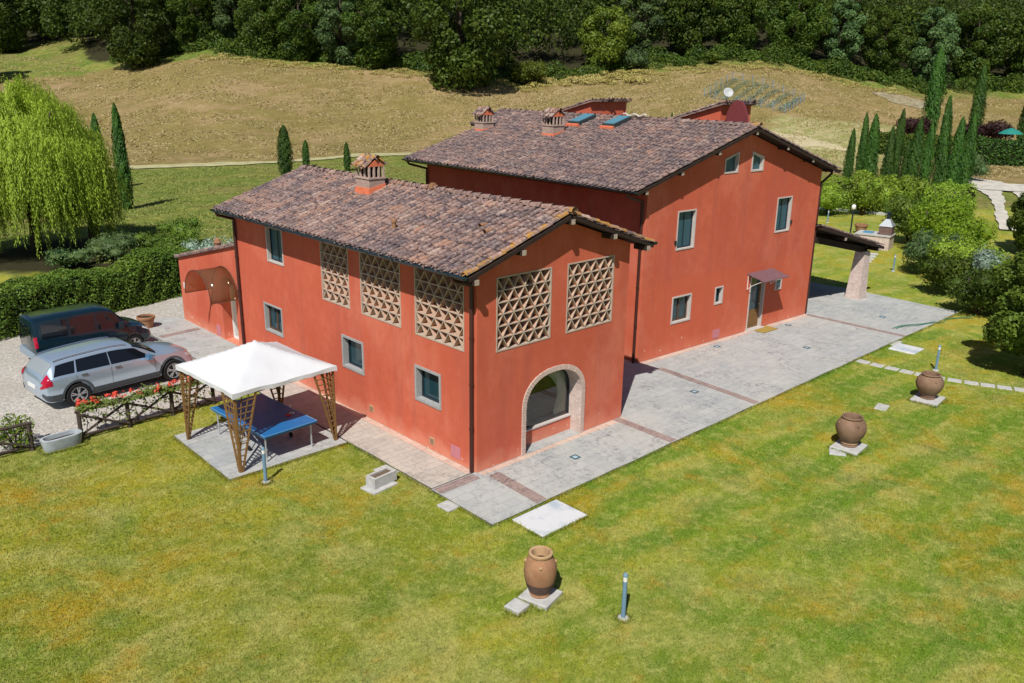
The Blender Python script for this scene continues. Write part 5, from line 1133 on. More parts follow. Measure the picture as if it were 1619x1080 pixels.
# floor lights / drain covers set in the terrace
def drain(label, x, y, s=.22, rot=0):
    o = thing('floor_light', label, 'floor light', (x, y, Z_P+.003), rot, 'square lights set in the terrace')
    b = MB(); frame_bars(b, -s/2, s/2, -s/2, s/2, .045, 0, .008, lambda v: v); b.build('frame', NM('teal_frame', .4, .5).base((.03, .10, .13)).m, o)
    b = MB(); b.box(-s/2+.046, s/2-.046, -s/2+.046, s/2-.046, 0, .005); b.build('lens', NM('lens', .2, .5).base((.35, .48, .55)).m, o)
for a in (('square floor light in the terrace in front of the arched window', 2.48, -.99), ('square floor light between the two brick bands in the shade side terrace', 8.78, -.21), ('square floor light in mid terrace below the door mat', 15.7, -.24),
          ('square floor light beside the door mat along the farmhouse wall', 17.9, 1.75), ('square floor light beside the farmhouse wall below the small window', 13.3, 2.0), ('square floor light on the terrace below the porch pillar', 22.06, -.19)): drain(*a)
# door mat
m = MB(); m.box(-.48, .48, -.28, .28, 0, .02); o = m.build('door_mat', plain('coir_mat', (.36, .25, .07), .95, .05, var=.25, sc=60, bump=.004)); o.location = (16.6, 2.02, Z_P+.008); o.rotation_euler = (0, 0, MR); tag(o, 'brown coir door mat in front of the farmhouse door', 'door mat')
# green garden hose
random.seed(3); m = MB(); pts = [(20.6+.52*i, -1.25-.14*i+.12*math.sin(i*1.3), Z_P+.03 if 20.6+.52*i < 22.8 and -1.25-.14*i > -1.95 else .04) for i in range(14)]
m.tube(pts, .013, 6); m.tube([(p[0]+.1, p[1]-.16+.1*math.sin(p[0]*4), p[2]) for p in pts[:9]], .013, 6); o = m.build('garden_hose', NM('green_hose', .5, .4).base((.02, .17, .10)).m, smooth=True); tag(o, 'green garden hose lying across the terrace corner and the grass', 'hose')
# stone trough planter
o = thing('stone_planter', 'small rectangular stone planter with dry soil on the lawn by the walk', 'planter', (-2.02, 1.15, 0), .12, scale=.82)
b = MB(); b.box(-.42, .42, -.20, .20, .05, .36); b.build('basin', M_conc, o); c2 = MB(); c2.box(-.34, .34, -.125, .125, .22, .5); cut(o.children[0], c2)
b = MB(); b.box(-.335, .335, -.12, .12, .222, .31); b.build('soil', plain('dry_soil', (.20, .15, .10), .95, .1, var=.4, sc=25, bump=.02), o)
b = MB(); b.box(-.62, .30, -.38, .22, .0, .045); b.build('base_slab', M_conc, o)
# oval stone trough by the fence
o = thing('stone_trough', 'long rounded stone trough standing between the two rustic fences', 'trough', (-7.02, 8.36, 0), .09)
def oval(a, b_, n=28, p=3.2): return [(a*math.copysign(abs(math.cos(2*math.pi*k/n))**(2/p), math.cos(2*math.pi*k/n)), b_*math.copysign(abs(math.sin(2*math.pi*k/n))**(2/p), math.sin(2*math.pi*k/n))) for k in range(n)]
b = MB(); L1 = [(oval(.44, .19), 0), (oval(.50, .24), .30), (oval(.50, .24), .33), (oval(.43, .17), .335), (oval(.41, .15), .20)]; n = 28
for pts_, z in L1: b.v += [(x, y, z) for x, y in pts_]
fs = [(i*n+k, i*n+(k+1) % n, (i+1)*n+(k+1) % n, (i+1)*n+k) for i in range(4) for k in range(n)]; b.f += fs; b.m += [0]*len(fs); b.c += [.5]*len(fs)
b.build('basin', plain('trough_stone', (.38, .42, .45), .85, .2, var=.15, sc=8, bump=.005), o, auto=True)
b = MB(); b.add([(x, y, .235) for x, y in oval(.42, .16)], [tuple(range(n))]); b.build('soil', M_soil, o)
# terracotta pot by the annex
def pot(label, x, y, r, h, soil=True):
    o = thing('terracotta_pot', label, 'pot', (x, y, hz(x, y)+.0)); b = MB(); b.lathe([(0, 0), (.62*r, 0), (.90*r, h*.80), (.98*r, h*.81), (1.0*r, h*.97), (.95*r, h), (.86*r, h), (.84*r, h*.86)], 28); b.build('pot_body', M_terra, o, auto=True)
    b = MB(); b.lathe([(0, h*.87), (.85*r, h*.87)], 24); b.build('soil', M_soil, o); return o
pot('large empty terracotta pot on the gravel beside the annex corner', -1.33, 17.75, .34, .50)

# rustic fences
def rail_fence(label, posts, h=.78):
    o = thing('rustic_fence', label, 'fence', (posts[0][0], posts[0][1], 0)); ox, oy = posts[0]
    for (x, y) in posts: b = MB(); b.tube([(x-ox, y-oy, -.1), (x-ox+random.uniform(-.01, .01), y-oy, h*.5), (x-ox, y-oy, h)], [.062, .056, .058], 9); b.build('post', M_logs, o, auto=True)
    for (a, c) in zip(posts, posts[1:]):
        ax, ay, cx, cy_ = a[0]-ox, a[1]-oy, c[0]-ox, c[1]-oy
        b = MB(); b.tube([(ax-.08, ay, h+.03), (cx+.08, cy_, h+.03)], .045, 8); b.build('top_rail', M_logs, o, auto=True)
        b = MB(); b.tube([(ax, ay, .13), (cx, cy_, .13)], .036, 7); b.build('bottom_rail', M_logs, o, auto=True)
        b = MB(); b.tube([(ax, ay+.04, .12), (cx, cy_+.04, h-.06)], .034, 7); b.build('brace', M_logs, o, auto=True)
        b = MB(); b.tube([(ax, ay-.04, h-.06), (cx, cy_-.04, .12)], .034, 7); b.build('brace', M_logs, o, auto=True)
    return o
rail_fence('rustic chestnut fence with crossed rails and red geraniums in front of the silver car', [(-6.5, 8.50), (-5.25, 8.56), (-4.02, 8.62), (-2.78, 8.68)])
rail_fence('rustic chestnut fence with crossed rails at the left edge of the picture', [(-11.4, 8.75), (-10.15, 8.72), (-8.9, 8.69), (-7.66, 8.65)], .72)
def flowers(label, x0, x1, y, z, n, red=True, seed=1, spread=.16):
    rs = np.random.default_rng(seed); o = thing('geranium_row' if red else 'climbing_plant', label, 'flowers' if red else 'plant', (x0, y, 0)); t = MB()
    for k in range(int((x1-x0)/.28)): xx = .14+k*.28; t.tube([(xx, .02, .02), (xx+random.uniform(-.1, .1), .03, z*.5), (xx+random.uniform(-.15, .15), .02, z)], [.012, .009, .005], 5)
    t.build('stem', M_bark, o)
    cx = rs.random(n)*(x1-x0); dens_ = .6+.4*np.sin(cx*4); P = np.stack([cx, rs.normal(0, spread*.6, n), z+np.abs(rs.normal(0, .10, n))*dens_-.03*rs.random(n)], 1)
    hang = rs.random(n) < .12; P[hang, 2] -= rs.random(hang.sum())*.5
    leaf_obj('leaves', P, np.tile([[0, -.3, 1.]], (n, 1)), .075, leaf_mat('geranium_leaves', (.06, .12, .02), (.28, .36, .09)), rs.random(n), o, aspect=.85, jit=.6)
    if red:
        P = []; 
        for k in range(34): c = np.array((rs.choice([.05, .4, .55, 1.0, 1.15, 1.5, 2.05, 2.5, 2.7, 3.0, 3.45])+rs.normal(0, .12), rs.normal(0, .08), z+.12+rs.random()*.14)); P.append(c+rs.normal(0, .035, (14, 3)))
        P = np.concatenate(P); leaf_obj('blossoms', P, np.tile([[0, -.4, 1.]], (len(P), 1)), .055, leaf_mat('red_petals', (.42, .015, .02), (.75, .06, .07)), rs.random(len(P)), o, aspect=.9, jit=.5)
    return o
flowers('row of red geraniums growing along the top of the rustic fence', -6.5, -2.8, 8.60, .80, 3600)
bush('shrub', 'pale yellow green flowering shrub over the left rustic fence', 'shrub', M_leaf_bright, (-7.95, 8.95, 0), .55, .95, .075, 900, 77, 7, kc=0)

# pavilion with white canopy
gz = thing('garden_pavilion', 'garden pavilion with white fabric canopy on four trellis legs over the table', 'pavilion', (-2.97, 5.31, .03), R(3))
hw_, zt_ = 1.40, 2.0
for sx in (-1, 1):
    for sy in (-1, 1):
        b = MB(); X0, Y0 = sx*hw_, sy*hw_
        for (dx, dy) in ((-sx, 0), (0, -sy)):
            top = .58; bot = .05; P0 = Vector((X0, Y0, 0)); D = Vector((dx, dy, 0))
            b.bar(P0+D*.02+Vector((0, 0, 0)), P0+D*.02+Vector((0, 0, zt_)), .045, .045); b.bar(P0+D*bot+Vector((0, 0, 0)), P0+D*top+Vector((0, 0, zt_)), .045, .04)
            mid = lambda q: (bot+(top-bot)*q)
            for k in range(1, 3): b.bar(P0+D*.02+Vector((0, 0, .5)), P0+D*(mid(1)*k/3)+Vector((0, 0, zt_)), .022, .018)
            nz = 13
            for k in range(1, nz+1): q = k/nz; b.bar(P0+D*.02+Vector((0, 0, q*zt_-.02)), P0+D*mid(q)+Vector((0, 0, q*zt_-.02)), .022, .022)
        b.build('leg', M_trellis, gz)
b = MB()
for (a, c) in (((-1, -1), (1, -1)), ((1, -1), (1, 1)), ((1, 1), (-1, 1)), ((-1, 1), (-1, -1))): b.bar((a[0]*hw_, a[1]*hw_, zt_), (c[0]*hw_, c[1]*hw_, zt_), .05, .06)
for sx in (-1, 1):
    for sy in (-1, 1): b.bar((sx*hw_, sy*hw_, zt_+.01), (0, 0, 2.72), .04, .04)
b.build('roof_frame', M_trellis, gz)
b = MB(); N = 24; e_ = 1.47; vs = []
def can(u, v):
    m = max(abs(u), abs(v)); z = 2.80-(2.80-2.10)*m**.86
    # fabric tight over the hip rafters, sagging a little between them
    o_ = min(abs(u), abs(v))/(m+1e-6); z -= .055*m*(1-o_)**1.5*(1-.4*m)+.010*math.sin(u*9)*math.sin(v*8); return z
for i in range(N+1):
    for j in range(N+1): u, v = -1+2*i/N, -1+2*j/N; vs.append((u*e_*(1-.02*(1-abs(v)**2)*abs(u)), v*e_*(1-.02*(1-abs(u)**2)*abs(v)), can(u, v)))
b.add(vs, [(i*(N+1)+j, (i+1)*(N+1)+j, (i+1)*(N+1)+j+1, i*(N+1)+j+1) for i in range(N) for j in range(N)])
M_fabric = NM('white_fabric', .75, .2).base((.60, .61, .64)); M_fabric.bump(M_fabric.noise(1.3, 3, .5), .06, .5); M_fabric = M_fabric.m
cnp = b.build('canopy', M_fabric, gz, smooth=True)
b = MB()
for s in range(4):
    n = 40; vs = []
    for k in range(n+1):
        q = -1+2*k/n; inn = 1-.02*(1-q*q); ed = (q*e_, -inn*e_) if s == 0 else (inn*e_, q*e_) if s == 1 else (-q*e_, inn*e_) if s == 2 else (-inn*e_, -q*e_)
        zt = can(*((q, -1) if s == 0 else (1, q) if s == 1 else (-q, 1) if s == 2 else (-1, -q))); dr_ = .10+.008*math.sin(k*1.1)+.04*abs(q)**6
        ax = ed[0]*(1+.005*math.sin(k*.5)); ay = ed[1]*(1+.005*math.sin(k*.5+1)); vs += [(ed[0]*1.001, ed[1]*1.001, zt+.002), (ax, ay, zt-dr_)]
    b.add(vs, [(2*k, 2*k+1, 2*k+3, 2*k+2) for k in range(n)])
b.build('valance', M_fabric, cnp, smooth=True)

# table tennis table
tt = thing('table_tennis_table', 'blue table tennis table with silver folding legs under the white pavilion', 'table', (-2.95, 5.20, .045), R(3.5))
M_ttb = plain('blue_table_top', (.010, .13, .36), .4, .4, var=.05); M_line = NM('white_line', .5, .3).base((.22, .42, .60)).m; M_silver = NM('silver_metal', .35, .5, .6).base((.55, .58, .62)).m; M_rubber = NM('black_rubber', .7, .2).base((.015, .015, .017)).m
for s in (-1, 1):
    b = MB(); b.box(-.762, .762, min(s*.005, s*1.37), max(s*.005, s*1.37), .735, .76); t_ = b.build('table_top', M_ttb, tt)
    b = MB(); y0, y1 = (.01, 1.35) if s > 0 else (-1.35, -.01); b.box(-.762, -.748, y0, y1, .761, .763); b.box(.748, .762, y0, y1, .761, .763); b.box(-.747, .747, s*1.36-.006, s*1.36+.006, .761, .763); b.build('line', M_line, t_)
    b = MB(); frame_bars(b, -.745, .745, y0, y1, .035, .685, .734, lambda v: v); b.build('apron', NM('pale_blue_apron', .4, .4).base((.05, .17, .32)).m, t_)
    for sx in (-1, 1): b = MB(); b.tube([(sx*.66, s*1.2, .0), (sx*.66, s*1.2, .69)], .022, 8); b.tube([(sx*.66, s*1.2, .30), (sx*.60, s*.3, .60)], .012, 6); b.build('leg', M_silver, tt)
for s in (-1, 1):
    for sx in (-1, 1):
        b = MB(); b.tube([(sx*.62, s*.28, .09), (sx*.62, s*.10, .70)], .018, 6); b.tube([(-.62*sx*0, 0, .0)]*1+[(sx*.62, s*.28, .1)], .012, 6) if False else None; L_ = b.build('leg', M_silver, tt)
        w_ = MB(); w_.tube([(sx*.62-.02, s*.28, .07), (sx*.62+.02, s*.28, .07)], .07, 14); w_.build('castor', M_rubber, L_, auto=True)
b = MB(); b.bar((-.82, 0, .70), (-.82, 0, .80), .02, .02); b.bar((.82, 0, .70), (.82, 0, .80), .02, .02); b.build('net_clamp', M_silver, tt)
for k, (x, y, r_, mt, lab) in enumerate(((-2.50, 4.66, .4, 'red_rubber', 'red table tennis bat lying on the blue table'), (-2.36, 4.74, 1.6, None, 'pale table tennis bat lying beside the red bat'))):
    o = thing('table_tennis_bat', lab, 'bat', (x, y, .808), r_); b = MB(); b.lathe([(0, 0), (.078, 0), (.078, .012), (0, .012)], 18); b.build('blade', NM('bat_face', .6, .2).base((.55, .02, .03) if mt else (.6, .6, .62)).m, o)
    b = MB(); b.bar((.07, 0, .006), (.17, 0, .006), .028, .02); b.build('handle', M_trellis, o)

# barbecue corner
def bx_(n): return MB()
bq = thing('barbecue', 'brick barbecue with metal hood and chimney on the far lawn', 'barbecue', (37.2, 7.15, 0), R(12))
b = MB(); b.box(-.65, .65, -.95, .95, 0, .78); b.build('brick_base', M_brick_pale, bq); b = MB(); b.box(-.70, .70, -1.0, 1.0, .781, .85); b.build('worktop', M_conc, bq)
b = MB(); b.box(-.40, .45, -.95, -.25, .851, 1.35); b.build('fire_box', plain('rusty_box', (.16, .10, .09), .7, .3, var=.25), bq)
b = MB(); b.add([(-.45, -.98, 1.351), (.5, -.98, 1.351), (.5, -.22, 1.351), (-.45, -.22, 1.351), (-.12, -.72, 1.75), (.17, -.72, 1.75), (.17, -.48, 1.75), (-.12, -.48, 1.75)], ((0,3,2,1),(4,5,6,7),(0,1,5,4),(1,2,6,5),(2,3,7,6),(3,0,4,7))); b.build('hood', M_silver, bq)
b = MB(); b.tube([(.025, -.60, 1.74), (.025, -.60, 2.1)], .11, 12); b.lathe([(.16, 2.08), (.16, 2.12), (0, 2.18)], 12, (.025, -.6, 0)); b.build('chimney', M_frame_dark, bq, auto=True)
b = MB(); b.box(-.3, .3, .1, .65, .852, .90); b.build('grill_tray', NM('blue_tray', .4, .4).base((.10, .25, .40)).m, bq)
pot('terracotta pot beside the lamp post near the barbecue', 41.2, 9.85, .42, .62)
lp = thing('garden_lamp', 'dark garden lamp post with pale head beside the barbecue', 'lamp post', (36.1, 8.15, 0)); b = MB(); b.tube([(0, 0, 0), (0, 0, 2.2)], .045, 10); b.build('post', M_frame_dark, lp, auto=True); b = MB(); b.lathe([(.04, 2.2), (.13, 2.28), (.12, 2.45), (.05, 2.52), (0, 2.52)], 12); b.build('lamp_head', M_whiteplastic, lp, smooth=True)
b = MB(); b.box(-.5, .5, -.25, .25, 0, .12); b.box(-.3, .3, -.2, .2, .121, .30); o = b.build('stone_pile', M_conc); o.location = (40.0, 8.9, 0); tag(o, 'low stone ledge behind the barbecue worktop', 'stones')
b = MB()
for k in range(26): q = k/25; x = 48.9+q*1.6; y = 18.0-q*6.4; r_ = random.uniform(.12, .2); b.box(x-r_, x+r_, y-r_*.9, y+r_*.9, -.02, random.uniform(.12, .22))
o = b.build('stone_edging', M_conc); tag(o, 'row of pale edging stones along the foot of the far hedge', 'edging')
# pool garden behind the far hedge
um = thing('garden_umbrella', 'turquoise garden umbrella behind the far right hedge', 'umbrella', gp(1590, 108)); b = MB(); b.tube([(0, 0, 0), (0, 0, 3.7)], .05, 6); b.build('pole', M_silver, um)
b = MB(); b.lathe([(1.45, 3.05), (.9, 3.45), (.1, 3.75), (0, 3.75)], 8); b.build('canopy', NM('turquoise_fabric', .7, .2).base((.02, .20, .17)).m, um)
# fenced vegetable plot
vp = thing('plot_fence', 'grey post and wire fence round the far vegetable plot', 'fence', gp(1112, 141)); o3 = vp.location
cor = [at(1108, 141), at(1150, 149), at(1264, 141), at(1236, 132)]; cor = [Vector(c) for c in cor]
wire = MB()
for k in range(4):
    a, c = cor[k], cor[(k+1) % 4]; n = int((c-a).length/1.8)
    for j in range(n):
        q = a.lerp(c, j/n); q.z = hz(q.x, q.y); b = MB(); b.tube([q-o3, q-o3+Vector((0, 0, 1.3))], .05, 5); b.build('post', M_bluegrey, vp)
        q2 = a.lerp(c, (j+1)/n); q2.z = hz(q2.x, q2.y)
        for hh in (.3, .75, 1.2): wire.tube([q-o3+Vector((0, 0, hh)), q2-o3+Vector((0, 0, hh))], .018, 4)
wire.build('wire', M_bluegrey, vp)
P = []; 
for r in range(7):
    for j in range(60):
        q = cor[0].lerp(cor[3], (r+.5)/7).lerp(cor[1].lerp(cor[2], (r+.5)/7), (j+random.random())/60*.96+.02)
        P.append(np.array((q.x, q.y, hz(q.x, q.y)+.25))+RNG.normal(0, .40, (9, 3))*np.array((1, 1, .4)))
P = np.concatenate(P); o = leaf_obj('vegetable_rows', P, np.tile([[0, 0, 1.]], (len(P), 1)), .22, M_leaf_silver, RNG.random(len(P)), jit=.7); tag(o, 'rows of green vegetables growing inside the fenced plot', 'vegetables', kind='stuff')

# ------------------------------------------------------------------ vehicles
def pch(xs, ys, x):
    """smooth monotone interpolation of profile tables"""
    xs = np.array(xs, float); ys = np.array(ys, float); h = np.diff(xs); d = np.diff(ys)/h; m = np.zeros(len(xs)); m[0], m[-1] = d[0], d[-1]
    for i in range(1, len(xs)-1): m[i] = 0 if d[i-1]*d[i] <= 0 else 2*d[i-1]*d[i]/(d[i-1]+d[i])
    i = int(np.clip(np.searchsorted(xs, x)-1, 0, len(xs)-2)); t = (x-xs[i])/h[i]
    return (2*t**3-3*t**2+1)*ys[i]+(t**3-2*t**2+t)*h[i]*m[i]+(-2*t**3+3*t**2)*ys[i+1]+(t**3-t**2)*h[i]*m[i+1]
class Car:
    def __init__(s, tab): s.T = np.array(tab, float)
    def sec(s, x):
        T = s.T; zb, wl, wm, zbt, wb, zr, wr = [pch(T[:, 0], T[:, k], x) for k in range(1, 8)]
        zm = zb+(zbt-zb)*.45; half = [(0, zb), (wl*.92, zb), (wl, zb+.06), (wm, zm), (wb+.012, zbt-.05), (wb, zbt), (wr+.015, zr-.085), (wr*.86, zr-.012), (wr*.5, zr+.008), (0, zr+.014)]
        return half
    def pt(s, x, t, side=1):
        h = s.sec(x); i = int(min(math.floor(t), len(h)-2)); f = t-i; return Vector((x, side*(h[i][0]*(1-f)+h[i+1][0]*f), h[i][1]*(1-f)+h[i+1][1]*f))
    def body(s, n=60):
        x0, x1 = s.T[0, 0], s.T[-1, 0]; xs = sorted(set([x0+(x1-x0)*i/n for i in range(n+1)]+list(s.T[:, 0]))); mb = MB(); K = 10
        ring = []
        for x in xs: h = s.sec(x); ring.append([(x, -p[0], p[1]) for p in h]+[(x, p[0], p[1]) for p in h[-2:0:-1]])
        m = len(ring[0]); vs = [p for r in ring for p in r]
        mb.add(vs, [(i*m+k, i*m+(k+1) % m, (i+1)*m+(k+1) % m, (i+1)*m+k) for i in range(len(xs)-1) for k in range(m)]+[tuple(range(m))[::-1], tuple((len(xs)-1)*m+k for k in range(m))]); return mb
    def patch(s, mb, xa, xb, ta, tb, side, off=.006, n=10, m=4, shear=0.0, shear2=None):
        """skin patch; the ends may lean (shear = shift in x from bottom to top)"""
        sh2 = shear if shear2 is None else shear2
        P = [[None]*(m+1) for _ in range(n+1)]
        for i in range(n+1):
            for j in range(m+1):
                v = j/m; x = (xa+shear*v)*(1-i/n)+(xb+sh2*v)*i/n; t = ta+(tb-ta)*v; p = s.pt(x, t, side); px = s.pt(x+.02, t, side)-p; pt_ = s.pt(x, min(t+.05, 8.999), side)-s.pt(x, min(t+.05, 8.999)-.05, side)
                nn = px.cross(pt_)*(-side); nn = nn.normalized() if nn.length > 1e-9 else Vector((0, side, 0))
                if nn.dot(Vector((0, side, .3))) < 0: nn = -nn
                P[i][j] = p+nn*off
        vs = [P[i][j] for i in range(n+1) for j in range(m+1)]
        mb.add(vs, [(i*(m+1)+j, (i+1)*(m+1)+j, (i+1)*(m+1)+j+1, i*(m+1)+j+1) for i in range(n) for j in range(m)])
def wheel(parent, x, y, r, side, M_rim):
    t = MB(); prof = [(r*.66, -.10), (r*.95, -.105), (r, -.07), (r, .07), (r*.95, .105), (r*.68, .10), (r*.66, .07)]; n = 32
    vs = [(x+q*math.cos(2*math.pi*k/n), y+w_*side, r+q*math.sin(2*math.pi*k/n)) for q, w_ in prof for k in range(n)]
    t.add(vs, [(i*n+k, i*n+(k+1) % n, (i+1)*n+(k+1) % n, (i+1)*n+k) for i in range(len(prof)-1) for k in range(n)]); w_ = t.build('wheel', M_rubber, parent, auto=True)
    d = MB(); d.add([(x+r*.66*math.cos(2*math.pi*k/n), y+.03*side, r+r*.66*math.sin(2*math.pi*k/n)) for k in range(n)], [tuple(range(n))]); d.build('brake_disc', M_frame_dark, w_)
    b = MB()
    for k in range(5):
        a = 2*math.pi*k/5+.3
        for da in (-.16, .16): p = Vector((x, y+.085*side, r)); q = p+Vector((math.cos(a+da), 0, math.sin(a+da)))*r*.64; b.bar(p+Vector((math.cos(a), 0, math.sin(a)))*r*.1, q, .035, .03)
    vs = [(x+q*r*math.cos(2*math.pi*k/n), y+ww*side, r+q*r*math.sin(2*math.pi*k/n)) for q, ww in ((.70, .09), (.70, .10), (.64, .10), (.62, .05)) for k in range(n)]
    b.add(vs, [(i*n+k, i*n+(k+1) % n, (i+1)*n+(k+1) % n, (i+1)*n+k) for i in range(3) for k in range(n)]); b.tube([(x, y+.07*side, r), (x, y+.10*side, r)], r*.14, 12)
    b.build('rim', M_rim, w_, auto=True)
def paint(name, c, metal=.5, rough=.25):
    m = NM(name, rough, .5, metal); m.base(c); m.b.inputs['Coat Weight'].default_value = .8; m.b.inputs['Coat Roughness'].default_value = .05; return m.m
M_cglass = NM('car_glass', .04, .8).base((.006, .008, .012)).m; M_clad = NM('grey_cladding', .6, .3).base((.06, .07, .08)).m; M_redl = NM('red_lamp', .15, .6).base((.38, .006, .03)).m; M_headl = NM('head_lamp', .1, .8).base((.6, .62, .65)).m; M_chrome = NM('chrome', .15, .5, 1).base((.7, .7, .72)).m
M_rimg = NM('alloy', .3, .5, .7).base((.45, .47, .5)).m
def vehicle(name, label, cat, tab, mat, pos, rot, r, wx, wy, extra):
    o = thing(name, label, cat, (pos[0], pos[1], .012), rot); c = Car(tab); b = c.body().build('body', mat, o)
    k = MB()
    for x in wx:
        for s in (-1, 1): k.tube([(x, s*(wy-.22), r*1.02), (x, s*1.2, r*1.02)], r*1.16, 28)
    cut(b, k); sharpen(b.data, 32); b.data.polygons.foreach_set('use_smooth', [True]*len(b.data.polygons))
    u = MB(); u.box(wx[0]-.1, wx[1]+.1, -wy+.25, wy-.25, .22, .5); u.build('underbody', M_rubber, o)
    for x in wx:
        for s in (-1, 1): wheel(o, x, s*(wy-.06), r, s, M_rimg)
    # wheel arch lips
    for x in wx:
        for s in (-1, 1):
            a = MB(); vs = []; n = 20
            for i in range(n+1):
                th = math.pi*(-.06)+math.pi*1.12*i/n
                for q in (1.15, 1.32):
                    xx = x+r*q*math.cos(th); zz = max(r*1.02+r*q*math.sin(th), .2); h = c.sec(xx); ys = [p[0] for p in h[1:6]]; zs_ = [p[1] for p in h[1:6]]; yy = float(np.interp(zz, zs_, ys)); vs.append((xx, s*(yy+.014), zz))
            a.add(vs, [(2*i, 2*i+1, 2*i+3, 2*i+2) for i in range(n)]); a.build('wheel_arch', M_clad if extra == 'estate' else mat, o, smooth=True)
    return o, c
def lab_part(c, o, name, mat, specs, parent=None, **kw):
    b = MB()
    for (xa, xb, ta, tb, side) in specs: c.patch(b, xa, xb, ta, tb, side, **kw)
    p = b.build(name, mat, parent or o, smooth=True); return p
# x, zbottom, w_low, w_mid, z_belt, w_belt, z_roof, w_roof
EST = [(-2.30, .45, .60, .66, .78, .62, .84, .50), (-2.25, .32, .80, .85, .90, .79, .98, .62), (-2.12, .27, .88, .92, .97, .87, 1.17, .66), (-1.86, .25, .90, .935, .985, .90, 1.38, .62), (-1.3, .24, .90, .94, .975, .905, 1.44, .64), (-.3, .24, .90, .94, .96, .90, 1.47, .65),
       (.35, .24, .90, .94, .95, .895, 1.41, .64), (.70, .24, .90, .935, .945, .89, 1.27, .66), (1.12, .24, .90, .93, .94, .87, 1.045, .72), (1.6, .25, .90, .92, .90, .84, .985, .68), (2.02, .27, .86, .88, .80, .76, .90, .58), (2.25, .30, .74, .78, .66, .66, .78, .48), (2.34, .36, .58, .62, .56, .54, .64, .40)]
car, c = vehicle('parked_car', 'silver estate car parked beside the geranium fence, nearest the lawn', 'car', EST, paint('silver_paint', (.46, .58, .72), .6, .22), (-4.46, 12.10), R(6.0), .35, (-1.40, 1.52), .90, 'estate')
for s in (-1, 1):
    lab_part(c, car, 'side_window', M_cglass, [(-2.0, -1.42, 5.12, 5.93, s)], shear=.16, shear2=.10)
    lab_part(c, car, 'side_window', M_cglass, [(-1.36, -.40, 5.12, 5.95, s)], shear=.08, shear2=.02)
    lab_part(c, car, 'side_window', M_cglass, [(-.36, 1.02, 5.12, 5.95, s)], shear=0, shear2=-.55)
    tl = lab_part(c, car, 'tail_light', M_redl, [(-2.30, -2.06, 3.6, 4.2, s), (-2.27, -2.10, 4.2, 5.9, s)], off=.012)
    lab_part(c, car, 'headlight', M_headl, [(2.0, 2.28, 3.9, 4.9, s)], off=.008)
    lab_part(c, car, 'sill_cladding', M_clad, [(-.98, 1.06, 1.9, 2.6, s)], off=.012); lab_part(c, car, 'bumper_cladding', M_clad, [(-2.29, -1.85, 1.9, 2.7, s)], off=.012)
    b = MB(); 
    for xd in (-1.39, -.39, .95): c.patch(b, xd, xd+.008, 2.7, 4.98, s, off=.004, n=1, m=8)
    b.build('door_seam', M_frame_dark, car)
    for xd in (-1.18, -.20): b = MB(); p = c.pt(xd, 4.3, s); b.bar(p+Vector((-.09, s*.03, 0)), p+Vector((.09, s*.03, 0)), .02, .03); b.build('door_handle', M_chrome, car)
    b = MB(); p = c.pt(.72, 5.1, s); b.add([(p.x-.06+dx, p.y+s*(.06+dy), p.z+dz) for dx in (0, .13) for dy in (0, .2) for dz in (-.02, .13)], ((0,1,3,2),(4,6,7,5),(0,4,5,1),(2,3,7,6),(0,2,6,4),(1,5,7,3))); b.build('mirror', paint('mirror_paint', (.10, .25, .45), .3, .3), car)
    b = MB(); b.tube([c.pt(x, 6.75, s)+Vector((0, 0, .035)) for x in np.linspace(-1.85, .25, 12)], .016, 6); b.build('roof_rail', M_chrome, car)
b = MB()
for s in (-1, 1): c.patch(b, .42, 1.10, 6.25, 8.999, s, off=.008, n=10, m=8)
b.build('windscreen', M_cglass, car, smooth=True); b = MB()
for s in (-1, 1): c.patch(b, -2.2, -1.93, 6.3, 8.999, s, off=.008, n=8, m=8)
b.build('rear_window', NM('rear_glass', .08, .8).base((.25, .28, .30)).m, car, smooth=True)
b = MB()
for s in (-1, 1): c.patch(b, 2.27, 2.34, 3.2, 6.5, s, off=.006, n=3, m=4)
b.build('grille', M_frame_dark, car, smooth=True)
b = MB(); b.box(-2.318, -2.304, -.26, .26, .60, .71); b.build('number_plate', M_whiteplastic, car)
VAN = [(-2.03, .40, .70, .76, 1.0, .74, 1.60, .60), (-2.00, .30, .80, .83, 1.02, .81, 1.74, .66), (-1.85, .25, .82, .85, 1.03, .83, 1.80, .68), (-.8, .24, .82, .855, 1.03, .84, 1.84, .69), (.2, .24, .82, .855, 1.02, .84, 1.83, .69), (.62, .24, .82, .85, 1.01, .83, 1.73, .67),
       (.95, .24, .82, .85, 1.0, .82, 1.40, .68), (1.30, .25, .82, .845, .99, .80, 1.10, .68), (1.62, .26, .80, .83, .90, .76, 1.0, .62), (1.88, .30, .74, .78, .76, .70, .86, .52), (2.0, .36, .62, .66, .62, .60, .70, .44)]
van, c = vehicle('parked_van', 'dark teal passenger van parked behind the silver car next to the hedge', 'van', VAN, paint('teal_paint', (.004, .022, .038), .35, .22), (-3.92, 15.95), R(2.5), .31, (-1.32, 1.30), .82, 'van')
